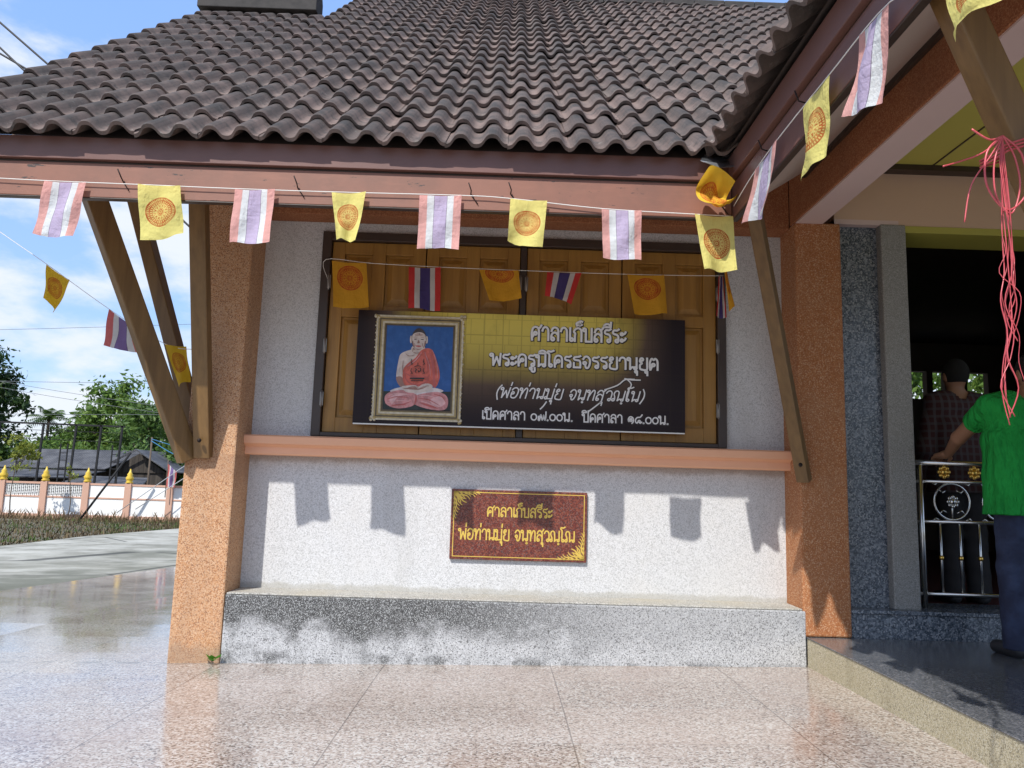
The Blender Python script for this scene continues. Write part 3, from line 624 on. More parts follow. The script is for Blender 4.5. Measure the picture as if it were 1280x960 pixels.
banner = ban.build('banner', [m_print(), M['twine']], loc=((BX0+BX1)/2, BY, (BZ0+BZ1)/2))
tag(banner, 'dark olive printed banner with Thai lettering and a monk portrait, fixed over the shutters', 'banner')
M['ink'] = m_plain('white_ink', (.72, .70, .68), .5); M['inkdark'] = m_plain('dark_ink_edge', (.022, .012, .012), .6)
mb = MB()
for tx, x0, x1, z, h, wd, sl2, sw in (("ศาลาเก็บสรีระ", .165, .808, 2.054, .088, .0145, .0, None), ("พระครูนิโครธจรรยานุยุต", -.099, 1.03, 1.876, .076, .0135, .0, None),
      ("(พ่อท่านมุ่ย จนฺทสุวณฺโน)", -.065, .925, 1.660, .066, .0085, .28, True), ("เปิดศาลา ๐๗.๐๐น.  ปิดศาลา ๑๘.๐๐น.", -.143, 1.094, 1.515, .053, .0085, .0, None)):
    W_ = sum(G[c][0] for c in tx if c in G); s_ = (x1-x0)/W_
    swash = [[((.64-x0)/s_, -.2), ((.61-x0)/s_, -.7), ((.58-x0)/s_, -1.15)], [((.645-x0)/s_, 1.1), ((.72-x0)/s_, 1.6), ((.76-x0)/s_, 2.2), ((.82-x0)/s_, 2.25)], [((.755-x0)/s_, 2.3), ((.80-x0)/s_, 2.2), ((.86-x0)/s_, 2.2)],
             [((.775-x0)/s_, 2.2), ((.81-x0)/s_, 1.7), ((.80-x0)/s_, .9), ((.805-x0)/s_, .1)], [((.285-x0)/s_, -.3), ((.275-x0)/s_, -.7), ((.26-x0)/s_, -1.05)]] if sw else None
    lettering(tx, x0, x1, z, h, BY-.0012, wd, sl2, mb, 1, grow=.0055 if not sw else .004, dx=.003, dz=-.003, swash=swash)
    lettering(tx, x0, x1, z, h, BY-.0022, wd, sl2, mb, 0, swash=swash)
mb.build('lettering', [M['ink'], M['inkdark']], banner)
# portrait: printed picture, flat inks in layers
PC = {'blue': (.012, .085, .30), 'skin': (.62, .52, .47), 'robe': (.62, .13, .09), 'pink': (.62, .27, .27), 'hair': (.045, .03, .028), 'dark': (.012, .02, .018), 'cloth': (.66, .60, .60), 'shade': (.30, .16, .13), 'fold': (.45, .10, .09), 'lip': (.45, .10, .10), 'pinklt': (.70, .42, .42)}
def m_ink(n, c):
    N = NT(n+'_ink'); p = N.xyz(); fold = N.noise(9, 5, .6, N.scale((1.3, 1, .8))); fl_ = N.mr(N.math('ABSOLUTE', N.math('SUBTRACT', fold, .5)), .0, .10)
    k_ = {'robe': .5, 'pink': .55, 'cloth': .4, 'skin': .25, 'blue': .2}.get(n, .15)
    col = N.mix(N.math('MULTIPLY', N.math('SUBTRACT', 1, fl_), k_), c, tuple(x*.45 for x in c)); col = N.mix(N.math('MULTIPLY', N.mr(N.noise(24, 5), .45, .7), .35), col, tuple(min(1, x*1.3+.03) for x in c))
    return N.fin(col, .5)
names = list(PC); pm = [m_ink(k, PC[k]) for k in names]
def q(px, py):
    v = (py-103-(px-155)*.04)/735; u = (px-(155-25*v))/572; return (-.799+.449*u, 2.126-.570*v)
pic = MB(); lay = [0]
def pl(pts, col, smooth=True):
    P = [q(*p) for p in pts]
    if smooth: P = [(a.x, a.y) for a in spline([(x, y, 0) for x, y in P], 6, True)]
    yy = BY-.0012-.00016*lay[0]; lay[0] += 1
    if sum(P[i][0]*P[(i+1) % len(P)][1]-P[(i+1) % len(P)][0]*P[i][1] for i in range(len(P))) < 0: P = P[::-1]
    pic.face([(x, yy, z) for x, z in P], names.index(col))
def el(x, y, rx, ry, col): pl([(x+rx*math.cos(2*math.pi*k/10), y+ry*math.sin(2*math.pi*k/10)) for k in range(10)], col)
pl([(155, 103), (727, 128), (712, 850), (130, 835)], 'blue', False); pl([(136, 680), (716, 690), (712, 850), (130, 835)], 'dark', False)
pl([(262, 400), (290, 350), (375, 322), (450, 320), (455, 380), (330, 470), (300, 565), (242, 570)], 'skin'); pl([(242, 560), (290, 562), (315, 640), (290, 655), (252, 610)], 'shade')
pl([(380, 290), (470, 290), (474, 345), (372, 345)], 'skin')
pl([(440, 340), (470, 318), (520, 315), (556, 350), (590, 450), (608, 560), (575, 650), (520, 630), (420, 655), (315, 632), (295, 520), (325, 455), (400, 395)], 'robe')
pl([(515, 330), (560, 450), (575, 640), (555, 640), (540, 460)], 'fold'); pl([(330, 460), (440, 380), (430, 400), (350, 470)], 'fold'); pl([(310, 520), (400, 560), (520, 560), (400, 575)], 'fold'); pl([(330, 600), (420, 640), (500, 600), (420, 625)], 'fold')
pl([(190, 680), (300, 648), (430, 690), (540, 655), (640, 682), (560, 712), (420, 725), (280, 705)], 'cloth')
pl([(148, 730), (190, 690), (300, 672), (400, 705), (416, 760), (380, 810), (260, 830), (165, 795)], 'pink'); pl([(400, 725), (560, 692), (650, 712), (681, 770), (655, 842), (540, 842), (400, 795)], 'pink')
pl([(190, 740), (260, 700), (340, 710), (260, 730), (210, 790)], 'pinklt'); pl([(540, 750), (620, 730), (660, 780), (610, 820), (540, 790)], 'pinklt'); pl([(410, 700), (418, 760), (398, 800), (404, 750)], 'fold'); pl([(210, 800), (300, 790), (370, 770), (300, 800)], 'fold'); pl([(440, 780), (520, 800), (600, 835), (510, 815)], 'fold')
pl([(288, 645), (330, 635), (400, 632), (430, 645), (470, 622), (520, 620), (548, 640), (530, 675), (430, 698), (330, 690)], 'skin'); pl([(300, 660), (400, 650), (430, 662), (500, 645), (430, 672)], 'shade')
el(362, 235, 9, 34, 'skin'); el(496, 240, 9, 34, 'skin'); el(430, 235, 63, 98, 'hair'); pl([(372, 235), (380, 190), (430, 172), (478, 192), (488, 245), (475, 310), (428, 336), (388, 308)], 'skin')
el(400, 233, 13, 4, 'hair'); el(458, 236, 13, 4, 'hair'); pl([(384, 219), (402, 213), (415, 219), (402, 217)], 'shade'); pl([(444, 221), (458, 216), (474, 223), (458, 220)], 'shade'); pl([(427, 240), (437, 262), (430, 270), (416, 266)], 'shade'); pl([(398, 292), (426, 287), (452, 295), (426, 303)], 'lip'); el(433, 188, 5, 5, 'hair')
def stroke(pts, wd, col):
    P = spline([(a, c, 0) for a, c in pts], 5); n_ = len(P); A_, B_ = [], []
    for i in range(n_):
        t_ = (P[min(i+1, n_-1)]-P[max(i-1, 0)]).normalized(); h_ = wd*(.35+.65*math.sin(math.pi*min(1, .1+.9*i/(n_-1)))); A_.append((P[i].x-t_.y*h_, P[i].y+t_.x*h_)); B_.append((P[i].x+t_.y*h_, P[i].y-t_.x*h_))
    pl(A_+B_[::-1], col, False)
for pts, w_, c_ in (([(470, 335), (500, 420), (505, 520)], 4, 'fold'), ([(530, 330), (560, 440), (570, 560)], 4, 'fold'), ([(545, 330), (585, 460), (590, 570)], 3, 'pink'), ([(455, 350), (400, 420), (335, 470)], 4, 'pink'), ([(310, 500), (320, 570), (360, 620)], 4, 'fold'), ([(520, 540), (500, 600), (450, 630)], 4, 'fold'), ([(480, 345), (520, 460), (530, 560)], 3, 'pink'),
    ([(180, 720), (260, 700), (360, 715)], 3, 'pinklt'), ([(170, 750), (250, 730), (350, 740)], 3, 'fold'), ([(175, 780), (260, 765), (360, 770)], 3, 'pinklt'), ([(440, 720), (540, 730), (640, 780)], 3, 'pinklt'), ([(430, 745), (520, 760), (610, 810)], 3, 'fold'), ([(450, 770), (520, 790), (590, 825)], 3, 'pinklt'), ([(560, 710), (630, 735), (665, 790)], 3, 'fold'), ([(200, 810), (270, 800), (330, 800)], 3, 'fold'),
    ([(385, 350), (410, 356), (440, 350)], 3, 'shade'), ([(320, 360), (350, 380), (400, 372)], 2.5, 'shade'), ([(268, 420), (262, 500), (256, 560)], 4, 'cloth'), ([(300, 420), (296, 480), (298, 540)], 3, 'shade'), ([(392, 268), (396, 285), (392, 300)], 2.5, 'shade'), ([(462, 270), (460, 288), (464, 302)], 2.5, 'shade'), ([(405, 318), (428, 324), (452, 318)], 3, 'shade'), ([(378, 250), (382, 280), (392, 308)], 4, 'shade'), ([(484, 250), (478, 285), (468, 312)], 4, 'shade'), ([(392, 195), (430, 188), (468, 196)], 2, 'shade'), ([(396, 205), (430, 199), (464, 207)], 2, 'shade'), ([(378, 345), (384, 315), (400, 330)], 3, 'shade'), ([(340, 655), (390, 645), (430, 655)], 2.5, 'shade'), ([(440, 660), (490, 642), (520, 640)], 2.5, 'shade')): stroke(pts, w_, c_)
for x, y in ((370, 440), (474, 440), (370, 520), (474, 520)): stroke([(x+2, y-34), (x-4, y-10), (x+4, y+6), (x-9, y+18)], 3.4, 'dark'); stroke([(x+3, y+2), (x+10, y+16)], 3, 'dark')
stroke([(424, 438), (424, 462)], 3, 'dark'); stroke([(394, 474), (424, 466), (452, 474)], 3.2, 'dark'); stroke([(400, 488), (412, 500), (402, 514), (414, 530)], 4, 'dark'); stroke([(424, 490), (444, 486), (448, 506), (436, 516), (426, 506), (430, 524)], 3.4, 'dark')
pl([(358, 568), (480, 571), (480, 584), (358, 580)], 'dark', False); pl([(366, 590), (472, 592), (472, 599), (366, 597)], 'dark', False)
pic.build('portrait', pm, banner)
# printed gilt frame around it, slightly embossed mouldings
M['gilt'] = m_paint('gilt_frame_print', (.40, .30, .12), .45, .5, (.09, .06, .03), 30); M['giltlt'] = m_paint('pale_gilt_print', (.60, .54, .40), .45, .5, (.2, .14, .07), 40); M['giltdk'] = m_paint('dark_gilt_print', (.10, .07, .035), .5, .4, (.02, .015, .01), 30)
fr = MB()
def ring(x0, x1, z0, z1, wd, y, m):
    for a in ((x0, x1, z1-wd, z1), (x0, x1, z0, z0+wd), (x0, x0+wd, z0+wd, z1-wd), (x1-wd, x1, z0+wd, z1-wd)): fr.box(a[0], a[1], y, BY-.0003, a[2], a[3], m)
ring(-.862, -.290, 1.493, 2.186, .063, BY-.003, 1); ring(-.868, -.284, 1.487, 2.192, .012, BY-.0045, 0); ring(-.846, -.306, 1.509, 2.170, .009, BY-.004, 2); ring(-.826, -.326, 1.529, 2.150, .012, BY-.0048, 0); ring(-.809, -.343, 1.546, 2.133, .011, BY-.0042, 2)
for cx_ in (-.862, -.290):
    for cz_ in (1.493, 2.186):
        for k in range(6): fr.lathe([(.011, 0), (.009, .003), (.003, .0045)], (cx_+random.uniform(-.014, .014), BY-.003, cz_+random.uniform(-.014, .014)), 8, k % 2, ax=(0, -1, 0))
for k in range(26):
    z = 1.53+k*.0245
    for x in (-.868, -.284): fr.lathe([(.0065, 0), (.004, .003)], (x+random.uniform(-.003, .003), BY-.003, z), 6, k % 2, ax=(0, -1, 0))
fr.build('picture_frame', [M['giltlt'], M['gilt'], M['giltdk']], banner)

# ------------------------------------------------------------------ red granite plaque
def m_plq():
    N = NT('red_granite'); c = N.sep(N.vor(170)); col = N.ramp(c[0], [(0, (.085, .018, .010)), (.3, (.17, .038, .020)), (.55, (.24, .075, .045)), (.78, (.15, .085, .075)), (.92, (.05, .03, .028))], 'CONSTANT')
    col = N.mix(N.mr(N.noise(45, 4), .45, .7), col, (.11, .018, .014)); return N.fin(col, .3)
PX0, PX1, PZ0, PZ1, PY = -.324, .567, .602, 1.053, .248
pb = MB(); pb.box(PX0, PX1, PY, .272, PZ0, PZ1)
plq = pb.build('plaque', m_plq(), loc=((PX0+PX1)/2, PY, PZ0), bevel=.004)
tag(plq, 'red granite plaque with gold Thai lettering and ornament corners on the white wall', 'plaque')
M['goldink'] = m_plain('gold_leaf', (.72, .50, .10), .38, .35)
g = MB(); lettering("ศาลาเก็บสรีระ", -.088, .341, .882, 0.058, PY-.0012, .0085, 0, g); lettering("พ่อท่านมุ่ย จนฺทสุวณฺโณ", -.267, .495, .731, 0.066, PY-.0012, .0090, 0, g)
g.build('lettering', M['goldink'], plq)
g = MB()
def line(x0, x1, z0, z1): g.box(x0, x1, PY-.0014, PY+.001, z0, z1)
o1 = .017; line(PX0+.17, PX1-o1, PZ1-o1-.005, PZ1-o1); line(PX1-o1-.005, PX1-o1, PZ0+.17, PZ1-o1-.005); line(PX0+o1, PX1-.17, PZ0+o1, PZ0+o1+.005); line(PX0+o1, PX0+o1+.005, PZ0+o1+.005, PZ1-.17)
def flame(cx0, cz0, sgn):
    def rb(pts, wd):
        P = spline([(a, c, 0) for a, c in pts], 5); n = len(P)
        for i in range(n-1):
            def off(j):
                t = (P[min(j+1, n-1)]-P[max(j-1, 0)]).normalized(); hw = wd*(1-.8*j/(n-1))*.5+.0008; return Vector((-t.y, t.x, 0))*hw
            a, c = off(i), off(i+1); Q = [P[i]+a, P[i]-a, P[i+1]-c, P[i+1]+c]
            g.face([(cx0+sgn*p.x, PY-.0014-.00002*(i % 5), cz0-sgn*p.y) for p in Q])
    RF = random.Random(8)
    for sw in (0, 1):
        fx = lambda pts: [(c, a) for a, c in pts] if sw else pts
        for k in range(6):
            s0 = .02+.026*k; sz = (.050-.0055*k)*RF.uniform(.85, 1.15)
            rb(fx([(s0, .004), (s0+sz*.25, sz*.45), (s0+sz*.85, sz*.62), (s0+sz*1.25, sz*1.05)]), .0125-.0012*k)
            rb(fx([(s0+.004, .006), (s0+sz*.5, sz*.18), (s0+sz*.95, sz*.22)]), .0065)
        rb(fx([(.005, .006), (.08, .007), (.185, .004)]), .006)
    rb([(.008, .008), (.04, .035), (.062, .062), (.088, .075)], .016); rb([(.02, .03), (.045, .06), (.05, .085)], .009); rb([(.03, .02), (.06, .045), (.085, .05)], .009)
flame(PX0+.012, PZ1-.012, 1); flame(PX1-.012, PZ0+.012, -1)
g.build('ornament', M['goldink'], plq)

# ------------------------------------------------------------------ flags and their strings
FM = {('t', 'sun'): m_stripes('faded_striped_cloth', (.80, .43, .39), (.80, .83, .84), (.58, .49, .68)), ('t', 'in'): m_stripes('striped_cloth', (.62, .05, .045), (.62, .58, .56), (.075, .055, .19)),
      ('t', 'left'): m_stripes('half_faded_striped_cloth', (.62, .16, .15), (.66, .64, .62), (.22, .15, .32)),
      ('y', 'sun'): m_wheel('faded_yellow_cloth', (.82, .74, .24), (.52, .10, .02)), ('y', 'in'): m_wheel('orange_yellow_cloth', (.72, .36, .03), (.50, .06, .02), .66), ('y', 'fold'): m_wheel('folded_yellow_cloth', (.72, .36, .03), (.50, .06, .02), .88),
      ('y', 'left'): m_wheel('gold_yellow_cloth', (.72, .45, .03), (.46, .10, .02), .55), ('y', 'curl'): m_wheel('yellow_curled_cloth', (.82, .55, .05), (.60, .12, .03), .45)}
def flag(kind, mat, pts, nrm, label, group, amp=.008, seed=0, curl=0):
    R = random.Random(seed); A, B, C, D = [Vector(p) for p in pts]; n = Vector(nrm); NX, NY = 14, 18; b = MB(); ph = R.uniform(0, 6); f1 = R.uniform(1.5, 2.6); f2 = R.uniform(.5, 1.1); cn = R.uniform(-.4, 1.3); cs = R.random() < .5; sk = R.uniform(-2, 2)
    g = [[None]*(NX+1) for _ in range(NY+1)]
    for j in range(NY+1):
        v = j/NY
        for i in range(NX+1):
            u = i/NX; p = (A*(1-u)+B*u)*(1-v)+(D*(1-u)+C*u)*v
            d = amp*(.35+v**.7)*(math.sin(ph+f1*math.pi*u+sk*v)+.6*math.sin(2.3*ph+6.3*u+f2*7*v)+.35*math.sin(ph*3+11*u-4*v))+cn*.035*v*v*(u if cs else 1-u)
            e = .0035*math.sin(4.5*u+ph)*v**3*2+R.uniform(-.0012, .0012)*(1 if j == NY else 0)
            p = p+n*(d+.002)+Vector((0, 0, e - .006*math.sin(math.pi*u)*(1-v)))
            if curl: p = p+n*curl*math.sin(math.pi*v)*(.6+.6*u)+Vector((0, 0, -.05*math.sin(math.pi*v*.9)*(1-u)))
            g[j][i] = p
    for j in range(NY):
        for i in range(NX):
            q4 = [(i, j+1), (i+1, j+1), (i+1, j), (i, j)]
            b.face([g[y][x] for x, y in q4], 0, [(x/NX, 1-y/NY) for x, y in q4], True)
    o = b.build('flag', FM[mat], loc=tuple((A+B)/2)); 
    import bmesh
    bm = bmesh.new(); bm.from_mesh(o.data); bmesh.ops.remove_doubles(bm, verts=bm.verts, dist=1e-5); bm.to_mesh(o.data); bm.free()
    o.data.polygons.foreach_set('use_smooth', [True]*len(o.data.polygons))
    return tag(o, label, 'flag', group)
GF, GP, GI, GL = 'flags strung along the front fascia', 'flags strung along the porch fascia', 'flags strung in front of the shutters', 'flags strung left of the pillar'
FR = [('t', [(-2.49, -.895, 2.616), (-2.269, -.895, 2.615), (-2.304, -.895, 2.308), (-2.511, -.895, 2.314)], 'faded striped flag at the far left end of the front fascia'),
      ('y', [(-1.993, -.895, 2.616), (-1.768, -.895, 2.615), (-1.729, -.895, 2.345), (-1.949, -.895, 2.302)], 'yellow wheel flag hanging in front of the slanted left brackets'),
      ('t', [(-1.475, -.895, 2.605), (-1.262, -.895, 2.613), (-1.257, -.895, 2.309), (-1.478, -.895, 2.301)], 'faded striped flag hanging at the edge of the left pillar'),
      ('y', [(-.957, -.895, 2.604), (-.775, -.895, 2.615), (-.806, -.895, 2.333), (-.917, -.895, 2.338)], 'narrow yellow wheel flag above the left end of the shutters'),
      ('t', [(-.488, -.895, 2.607), (-.263, -.895, 2.615), (-.266, -.895, 2.312), (-.489, -.895, 2.313)], 'faded striped flag between two yellow flags above the banner portrait'),
      ('y', [(0, -.895, 2.606), (.198, -.895, 2.600), (.178, -.895, 2.332), (-.008, -.895, 2.361)], 'yellow wheel flag with rounded lower edge over the middle of the window'),
      ('t', [(.491, -.895, 2.565), (.706, -.895, 2.564), (.708, -.895, 2.284), (.503, -.895, 2.295)], 'faded striped flag above the right half of the shutters'),
      ('y', [(.992, -.895, 2.553), (1.197, -.895, 2.546), (1.214, -.895, 2.251), (1.039, -.895, 2.238)], 'yellow wheel flag hanging flat below the curled flag at the roof corner')]
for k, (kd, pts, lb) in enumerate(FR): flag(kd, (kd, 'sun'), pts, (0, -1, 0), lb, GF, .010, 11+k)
CURL = [[(1.01, -1.07, 2.724), (1.04, -1.05, 2.762), (1.084, -1.04, 2.756), (1.124, -1.05, 2.722), (1.163, -1.06, 2.676)], [(.982, -.97, 2.669), (1.026, -.93, 2.69), (1.069, -.965, 2.672), (1.109, -.925, 2.650), (1.144, -.965, 2.622)],
        [(.991, -.99, 2.602), (1.03, -1.03, 2.583), (1.065, -.985, 2.580), (1.104, -1.03, 2.586), (1.149, -.98, 2.597)], [(1.045, -1.05, 2.552), (1.076, -1.07, 2.541), (1.102, -1.02, 2.549), (1.137, -1.05, 2.574), (1.182, -.98, 2.621)], [(1.171, -.925, 2.604), (1.194, -.93, 2.626), (1.208, -.93, 2.643), (1.226, -.92, 2.669), (1.244, -.91, 2.698)]]
rws = [spline(r, 4) for r in CURL]; cols = [spline([r[k] for r in rws], 5) for k in range(len(rws[0]))]; b = MB(); nu, nv = len(cols)-1, len(cols[0])-1; Vc = [p+Vector((0, random.uniform(-.0015, .0015), 0)) for c in cols for p in c]
b.mesh(Vc, [(k*(nv+1)+m_, k*(nv+1)+m_+1, (k+1)*(nv+1)+m_+1, (k+1)*(nv+1)+m_) for k in range(nu) for m_ in range(nv)], 0, True)
for k in range(nu):
    for m_ in range(nv): b.uv[k*nv+m_] = [(k/nu, m_/nv), (k/nu, (m_+1)/nv), ((k+1)/nu, (m_+1)/nv), ((k+1)/nu, m_/nv)]
tag(b.build('flag', FM[('y', 'curl')], loc=(1.24, -.91, 2.69)), 'curled yellow flag bunched up at the corner where the fascias meet', 'flag', GF)
PR = [('t', [(1.175, -1.348, 2.614), (1.175, -1.647, 2.627), (1.175, -1.586, 2.324), (1.175, -1.212, 2.385)], 'faded striped flag on the porch fascia nearest the roof corner'),
      ('y', [(1.175, -1.932, 2.62), (1.175, -2.185, 2.624), (1.175, -2.124, 2.337), (1.175, -1.939, 2.309)], 'pale yellow wheel flag with pointed tip on the porch fascia'),
      ('t', [(1.175, -2.425, 2.629), (1.175, -2.625, 2.609), (1.175, -2.552, 2.309), (1.175, -2.347, 2.376)], 'faded striped flag with folded red edge, uppermost striped one on the porch fascia'),
      ('y', [(1.175, -2.92, 2.468), (1.175, -3.192, 2.421), (1.175, -3.123, 2.286), (1.175, -2.953, 2.279)], 'yellow flag cut by the top picture edge beside the big wooden bracket')]
for k, (kd, pts, lb) in enumerate(PR): flag(kd, (kd, 'sun'), pts, (-1, 0, 0), lb, GP, .012, 51+k)
IN = [('y', 'in', [(-1.157, .05, 2.509), (-.931, .05, 2.501), (-.899, .05, 2.206), (-1.119, .05, 2.183)], 'orange wheel flag at the left end of the string over the shutters'),
      ('t', 'in', [(-.652, .05, 2.483), (-.443, .05, 2.49), (-.433, .05, 2.2), (-.641, .05, 2.202)], 'straight hanging red, white and blue flag above the portrait frame'),
      ('y', 'fold', [(-.19, .05, 2.483), (.067, .05, 2.486), (.093, .05, 2.298), (-.115, .05, 2.264)], 'orange wheel flag folded at the top near the middle of the shutters'),
      ('t', 'in', [(.257, .05, 2.482), (.483, .05, 2.484), (.419, .05, 2.271), (.244, .05, 2.327)], 'small skewed red, white and blue flag above the banner lettering'),
      ('y', 'in', [(.783, .05, 2.483), (1.026, .05, 2.486), (1.048, .05, 2.224), (.83, .05, 2.21)], 'orange wheel flag over the right top corner of the banner'),
      ('t', 'in', [(1.385, .04, 2.493), (1.425, .07, 2.494), (1.44, .07, 2.214), (1.362, .04, 2.217)], 'red, white and blue flag hanging folded edge-on by the right window frame'),
      ('y', 'in', [(1.415, .02, 2.532), (1.440, .04, 2.533), (1.482, .04, 2.275), (1.448, .02, 2.258)], 'orange flag hanging edge-on as a thin strip by the right window frame')]
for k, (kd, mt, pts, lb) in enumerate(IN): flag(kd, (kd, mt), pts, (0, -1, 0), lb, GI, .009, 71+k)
LF = [('y', [(-2.975, 0, 2.405), (-2.818, 0, 2.309), (-2.885, 0, 2.09), (-2.964, 0, 2.178)], 'small yellow flag blown askew, alone against the sky at left'),
      ('t', [(-2.547, 0, 2.125), (-2.366, 0, 2.014), (-2.312, 0, 1.845), (-2.562, 0, 1.888)], 'slanting red, white and purple flag against the sky beside the left bracket'),
      ('y', [(-2.173, 0, 1.911), (-2.035, 0, 1.9), (-1.993, 0, 1.677), (-2.065, 0, 1.642)], 'yellow wheel flag hanging behind the left slanted bracket')]
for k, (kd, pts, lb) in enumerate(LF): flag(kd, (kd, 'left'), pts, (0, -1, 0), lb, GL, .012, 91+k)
def string(pts, label, r=.0025, m='twine', name='flag_string', cat='string', group='strings that carry the flags'):
    b = MB(); b.tube(spline(pts, 5), r, 6); return tag(b.build(name, M[m], loc=pts[0]), label, cat, group)
string([(-3.28, -.886, 2.638), (-2.993, -.886, 2.632), (-2.497, -.886, 2.621), (-2.0, -.886, 2.617), (-1.479, -.886, 2.612), (-.96, -.886, 2.612), (-.264, -.886, 2.617), (0, -.886, 2.609), (.492, -.886, 2.570), (.994, -.886, 2.556), (1.19, -.886, 2.552)], 'pale string along the red brown front fascia')
string([(1.20, -.91, 2.60), (1.178, -1.25, 2.61), (1.178, -1.6, 2.632), (1.178, -2.174, 2.628), (1.178, -2.63, 2.614), (1.178, -2.92, 2.472), (1.178, -3.3, 2.40)], 'pale string along the shaded porch fascia')
string([(-1.225, .24, 2.44), (-1.2, .06, 2.52), (-.9, .055, 2.503), (-.43, .055, 2.492), (.067, .055, 2.488), (.5, .055, 2.485), (1.03, .055, 2.488), (1.42, .055, 2.496)], 'thin string across the top of the brown shutters', .0018)
string([(-3.9, 0.002, 3.0), (-3.303, .002, 2.614), (-2.98, .002, 2.41), (-2.545, .002, 2.124), (-2.173, .002, 1.912), (-1.99, .002, 1.882)], 'thin string sloping across the sky to the left pillar', .0022)

# ------------------------------------------------------------------ pink plastic twine on the near bracket
def m_ribbon():
    N = NT('pink_plastic_ribbon'); return N.fin(N.mix(N.noise(40, 3), (.46, .03, .05), (.66, .13, .14)), .35, spec=.7)
b_t = MB(); R = random.Random(3); kx, ky, kz = 1.60, -2.89, 2.09
def wob(p, s): return [p[0]+R.uniform(-s, s), p[1]+R.uniform(-s, s), p[2]+R.uniform(-s, s)]
for k in range(3):
    z = kz+.010*k-.02; b_t.tube(spline([(1.47, -2.89, z-.03), (1.56, -2.90, z), (1.67, -2.89, z+.05), (1.70, -2.80, z+.06), (1.66, -2.74, z+.05), (1.5, -2.74, z-.01), (1.47, -2.82, z-.03), (1.49, -2.89, z-.02)], 5), .003, 5)
K = (1.462, -2.895, 2.085)
for k in range(9):
    xe = 1.455+R.uniform(-.03, .035); ze = 1.27+R.uniform(-.03, .26)*(k % 3 > 0); ye = -2.9+R.uniform(-.03, .03); tw = R.uniform(0, 6.28); rr_ = R.uniform(.006, .013)
    pts = [K]+[(K[0]-.004+(xe-K[0])*max(0, (t_-.45)/.55)+rr_*(.4+.9*t_)*math.cos(tw+6*t_)+R.uniform(-.02, .02)*(t_ > .5), K[1]+(ye-K[1])*t_+rr_*math.sin(tw+6*t_)+R.uniform(-.008, .008)*(t_ > .5), K[2]+(ze-K[2])*t_) for t_ in (.1, .2, .3, .4, .5, .6, .7, .8, .9)]+[(xe, ye, ze)]
    b_t.tube(spline(pts, 4), R.uniform(.0009, .0019), 4)
b_t.tube(spline([K, (1.41, -2.9, 2.03), (1.405, -2.9, 1.93), (1.46, -2.9, 1.86), (1.52, -2.9, 1.92), (1.51, -2.9, 2.03), K], 6), .0032, 5); b_t.tube(spline([K, (1.43, -2.9, 2.0), (1.43, -2.9, 1.9), (1.47, -2.9, 1.85), (1.50, -2.9, 1.93), (1.49, -2.9, 2.02), K], 6), .0026, 5)
b_t.tube(spline([K, (1.40, -2.9, 2.03), (1.33, -2.9, 2.0), (1.27, -2.92, 1.975)], 5), .0026, 5); b_t.tube(spline([K, (1.42, -2.9, 2.02), (1.36, -2.9, 1.93), (1.335, -2.9, 1.82)], 5), .0022, 5); b_t.tube(spline([K, (1.42, -2.9, 2.07), (1.37, -2.9, 2.10)], 5), .003, 5)
b_t.v = [(x-.048, y+.125, z+.022) for x, y, z in b_t.v]
tag(b_t.build('plastic_twine', m_ribbon(), loc=(1.412, -2.77, 2.107)), 'bundle of pink plastic twine tied round the bracket and hanging in loose strands', 'twine')

# ------------------------------------------------------------------ stainless steel railing in the doorway
RX0, RX1, RY = 2.71, 4.58, .20
rl = thing('railing', (RX0, RY, .386), 'stainless steel railing with gold flowers and ring ornaments in the doorway', 'railing')
def rtube(name, a, c, r, m='steel'): b = MB(); b.tube([a, c], r, 10); return b.build(name, M[m], rl)
rtube('handrail', (RX0-.05, RY, 1.316), (RX1, RY, 1.316), .019)
for z, n in ((1.195, 'rail'), (.935, 'rail'), (.475, 'rail')): rtube(n, (RX0, RY, z), (RX1, RY, z), .0125)
for x in (RX0-.02, RX0+.035, RX1-.02): rtube('post', (x, RY, .387), (x, RY, 1.30), .019)
xb = RX0+.155
while xb < RX1-.08:
    ba = rtube('baluster', (xb, RY, .48), (xb, RY, .932), .0085); b = MB(); b.lathe([(.009, -.014), (.015, -.006), (.015, .006), (.009, .014)], (xb, RY, .705), 10); b.build('collar', M['gold'], ba); xb += .128
def flower(x, z, r, m, name):
    b = MB()
    for k in range(8):
        a = k*math.pi/4; b.lathe([(.001, -.006), (r*.26, -.005), (r*.30, .0), (r*.22, .007), (.001, .009)], (x+math.cos(a)*r*.68, RY-.012, z+math.sin(a)*r*.68), 8, 0, True, (0, -1, 0))
    b.lathe([(r*.5, -.004), (r*.45, .006), (r*.2, .014), (.001, .016)], (x, RY-.012, z), 10, 0, True, (0, -1, 0)); return b.build(name, M[m], rl)
xf = RX0+.19
while xf < RX1-.1: flower(xf, 1.257, .046, 'gold', 'gold_flower'); xf += .20
xr = RX0+.24
while xr < RX1-.15:
    b = MB(); b.tube([(xr+.117*math.cos(a), RY, 1.066+.117*math.sin(a)) for a in [2*math.pi*k/28 for k in range(29)]], .007, 8, cap=False)
    for sx_, sz_ in ((-1, 1), (1, 1), (1, -1), (-1, -1)):
        for rr in (.085, .155):
            c0 = (xr+sx_*rr*.72, 1.066+sz_*rr*.72); b.tube([(c0[0]-sx_*.03, RY, c0[1]+sz_*.012), (c0[0], RY, c0[1]-sz_*.004), (c0[0]+sx_*.022, RY, c0[1]+sz_*.018)], [.003, .007, .003], 6)
    b.tube([(xr, RY, 1.07), (xr, RY, .95)], .006, 6); b.build('ring_ornament', M['steel'], rl); flower(xr, 1.066, .045, 'steel', 'steel_flower'); xr += .32

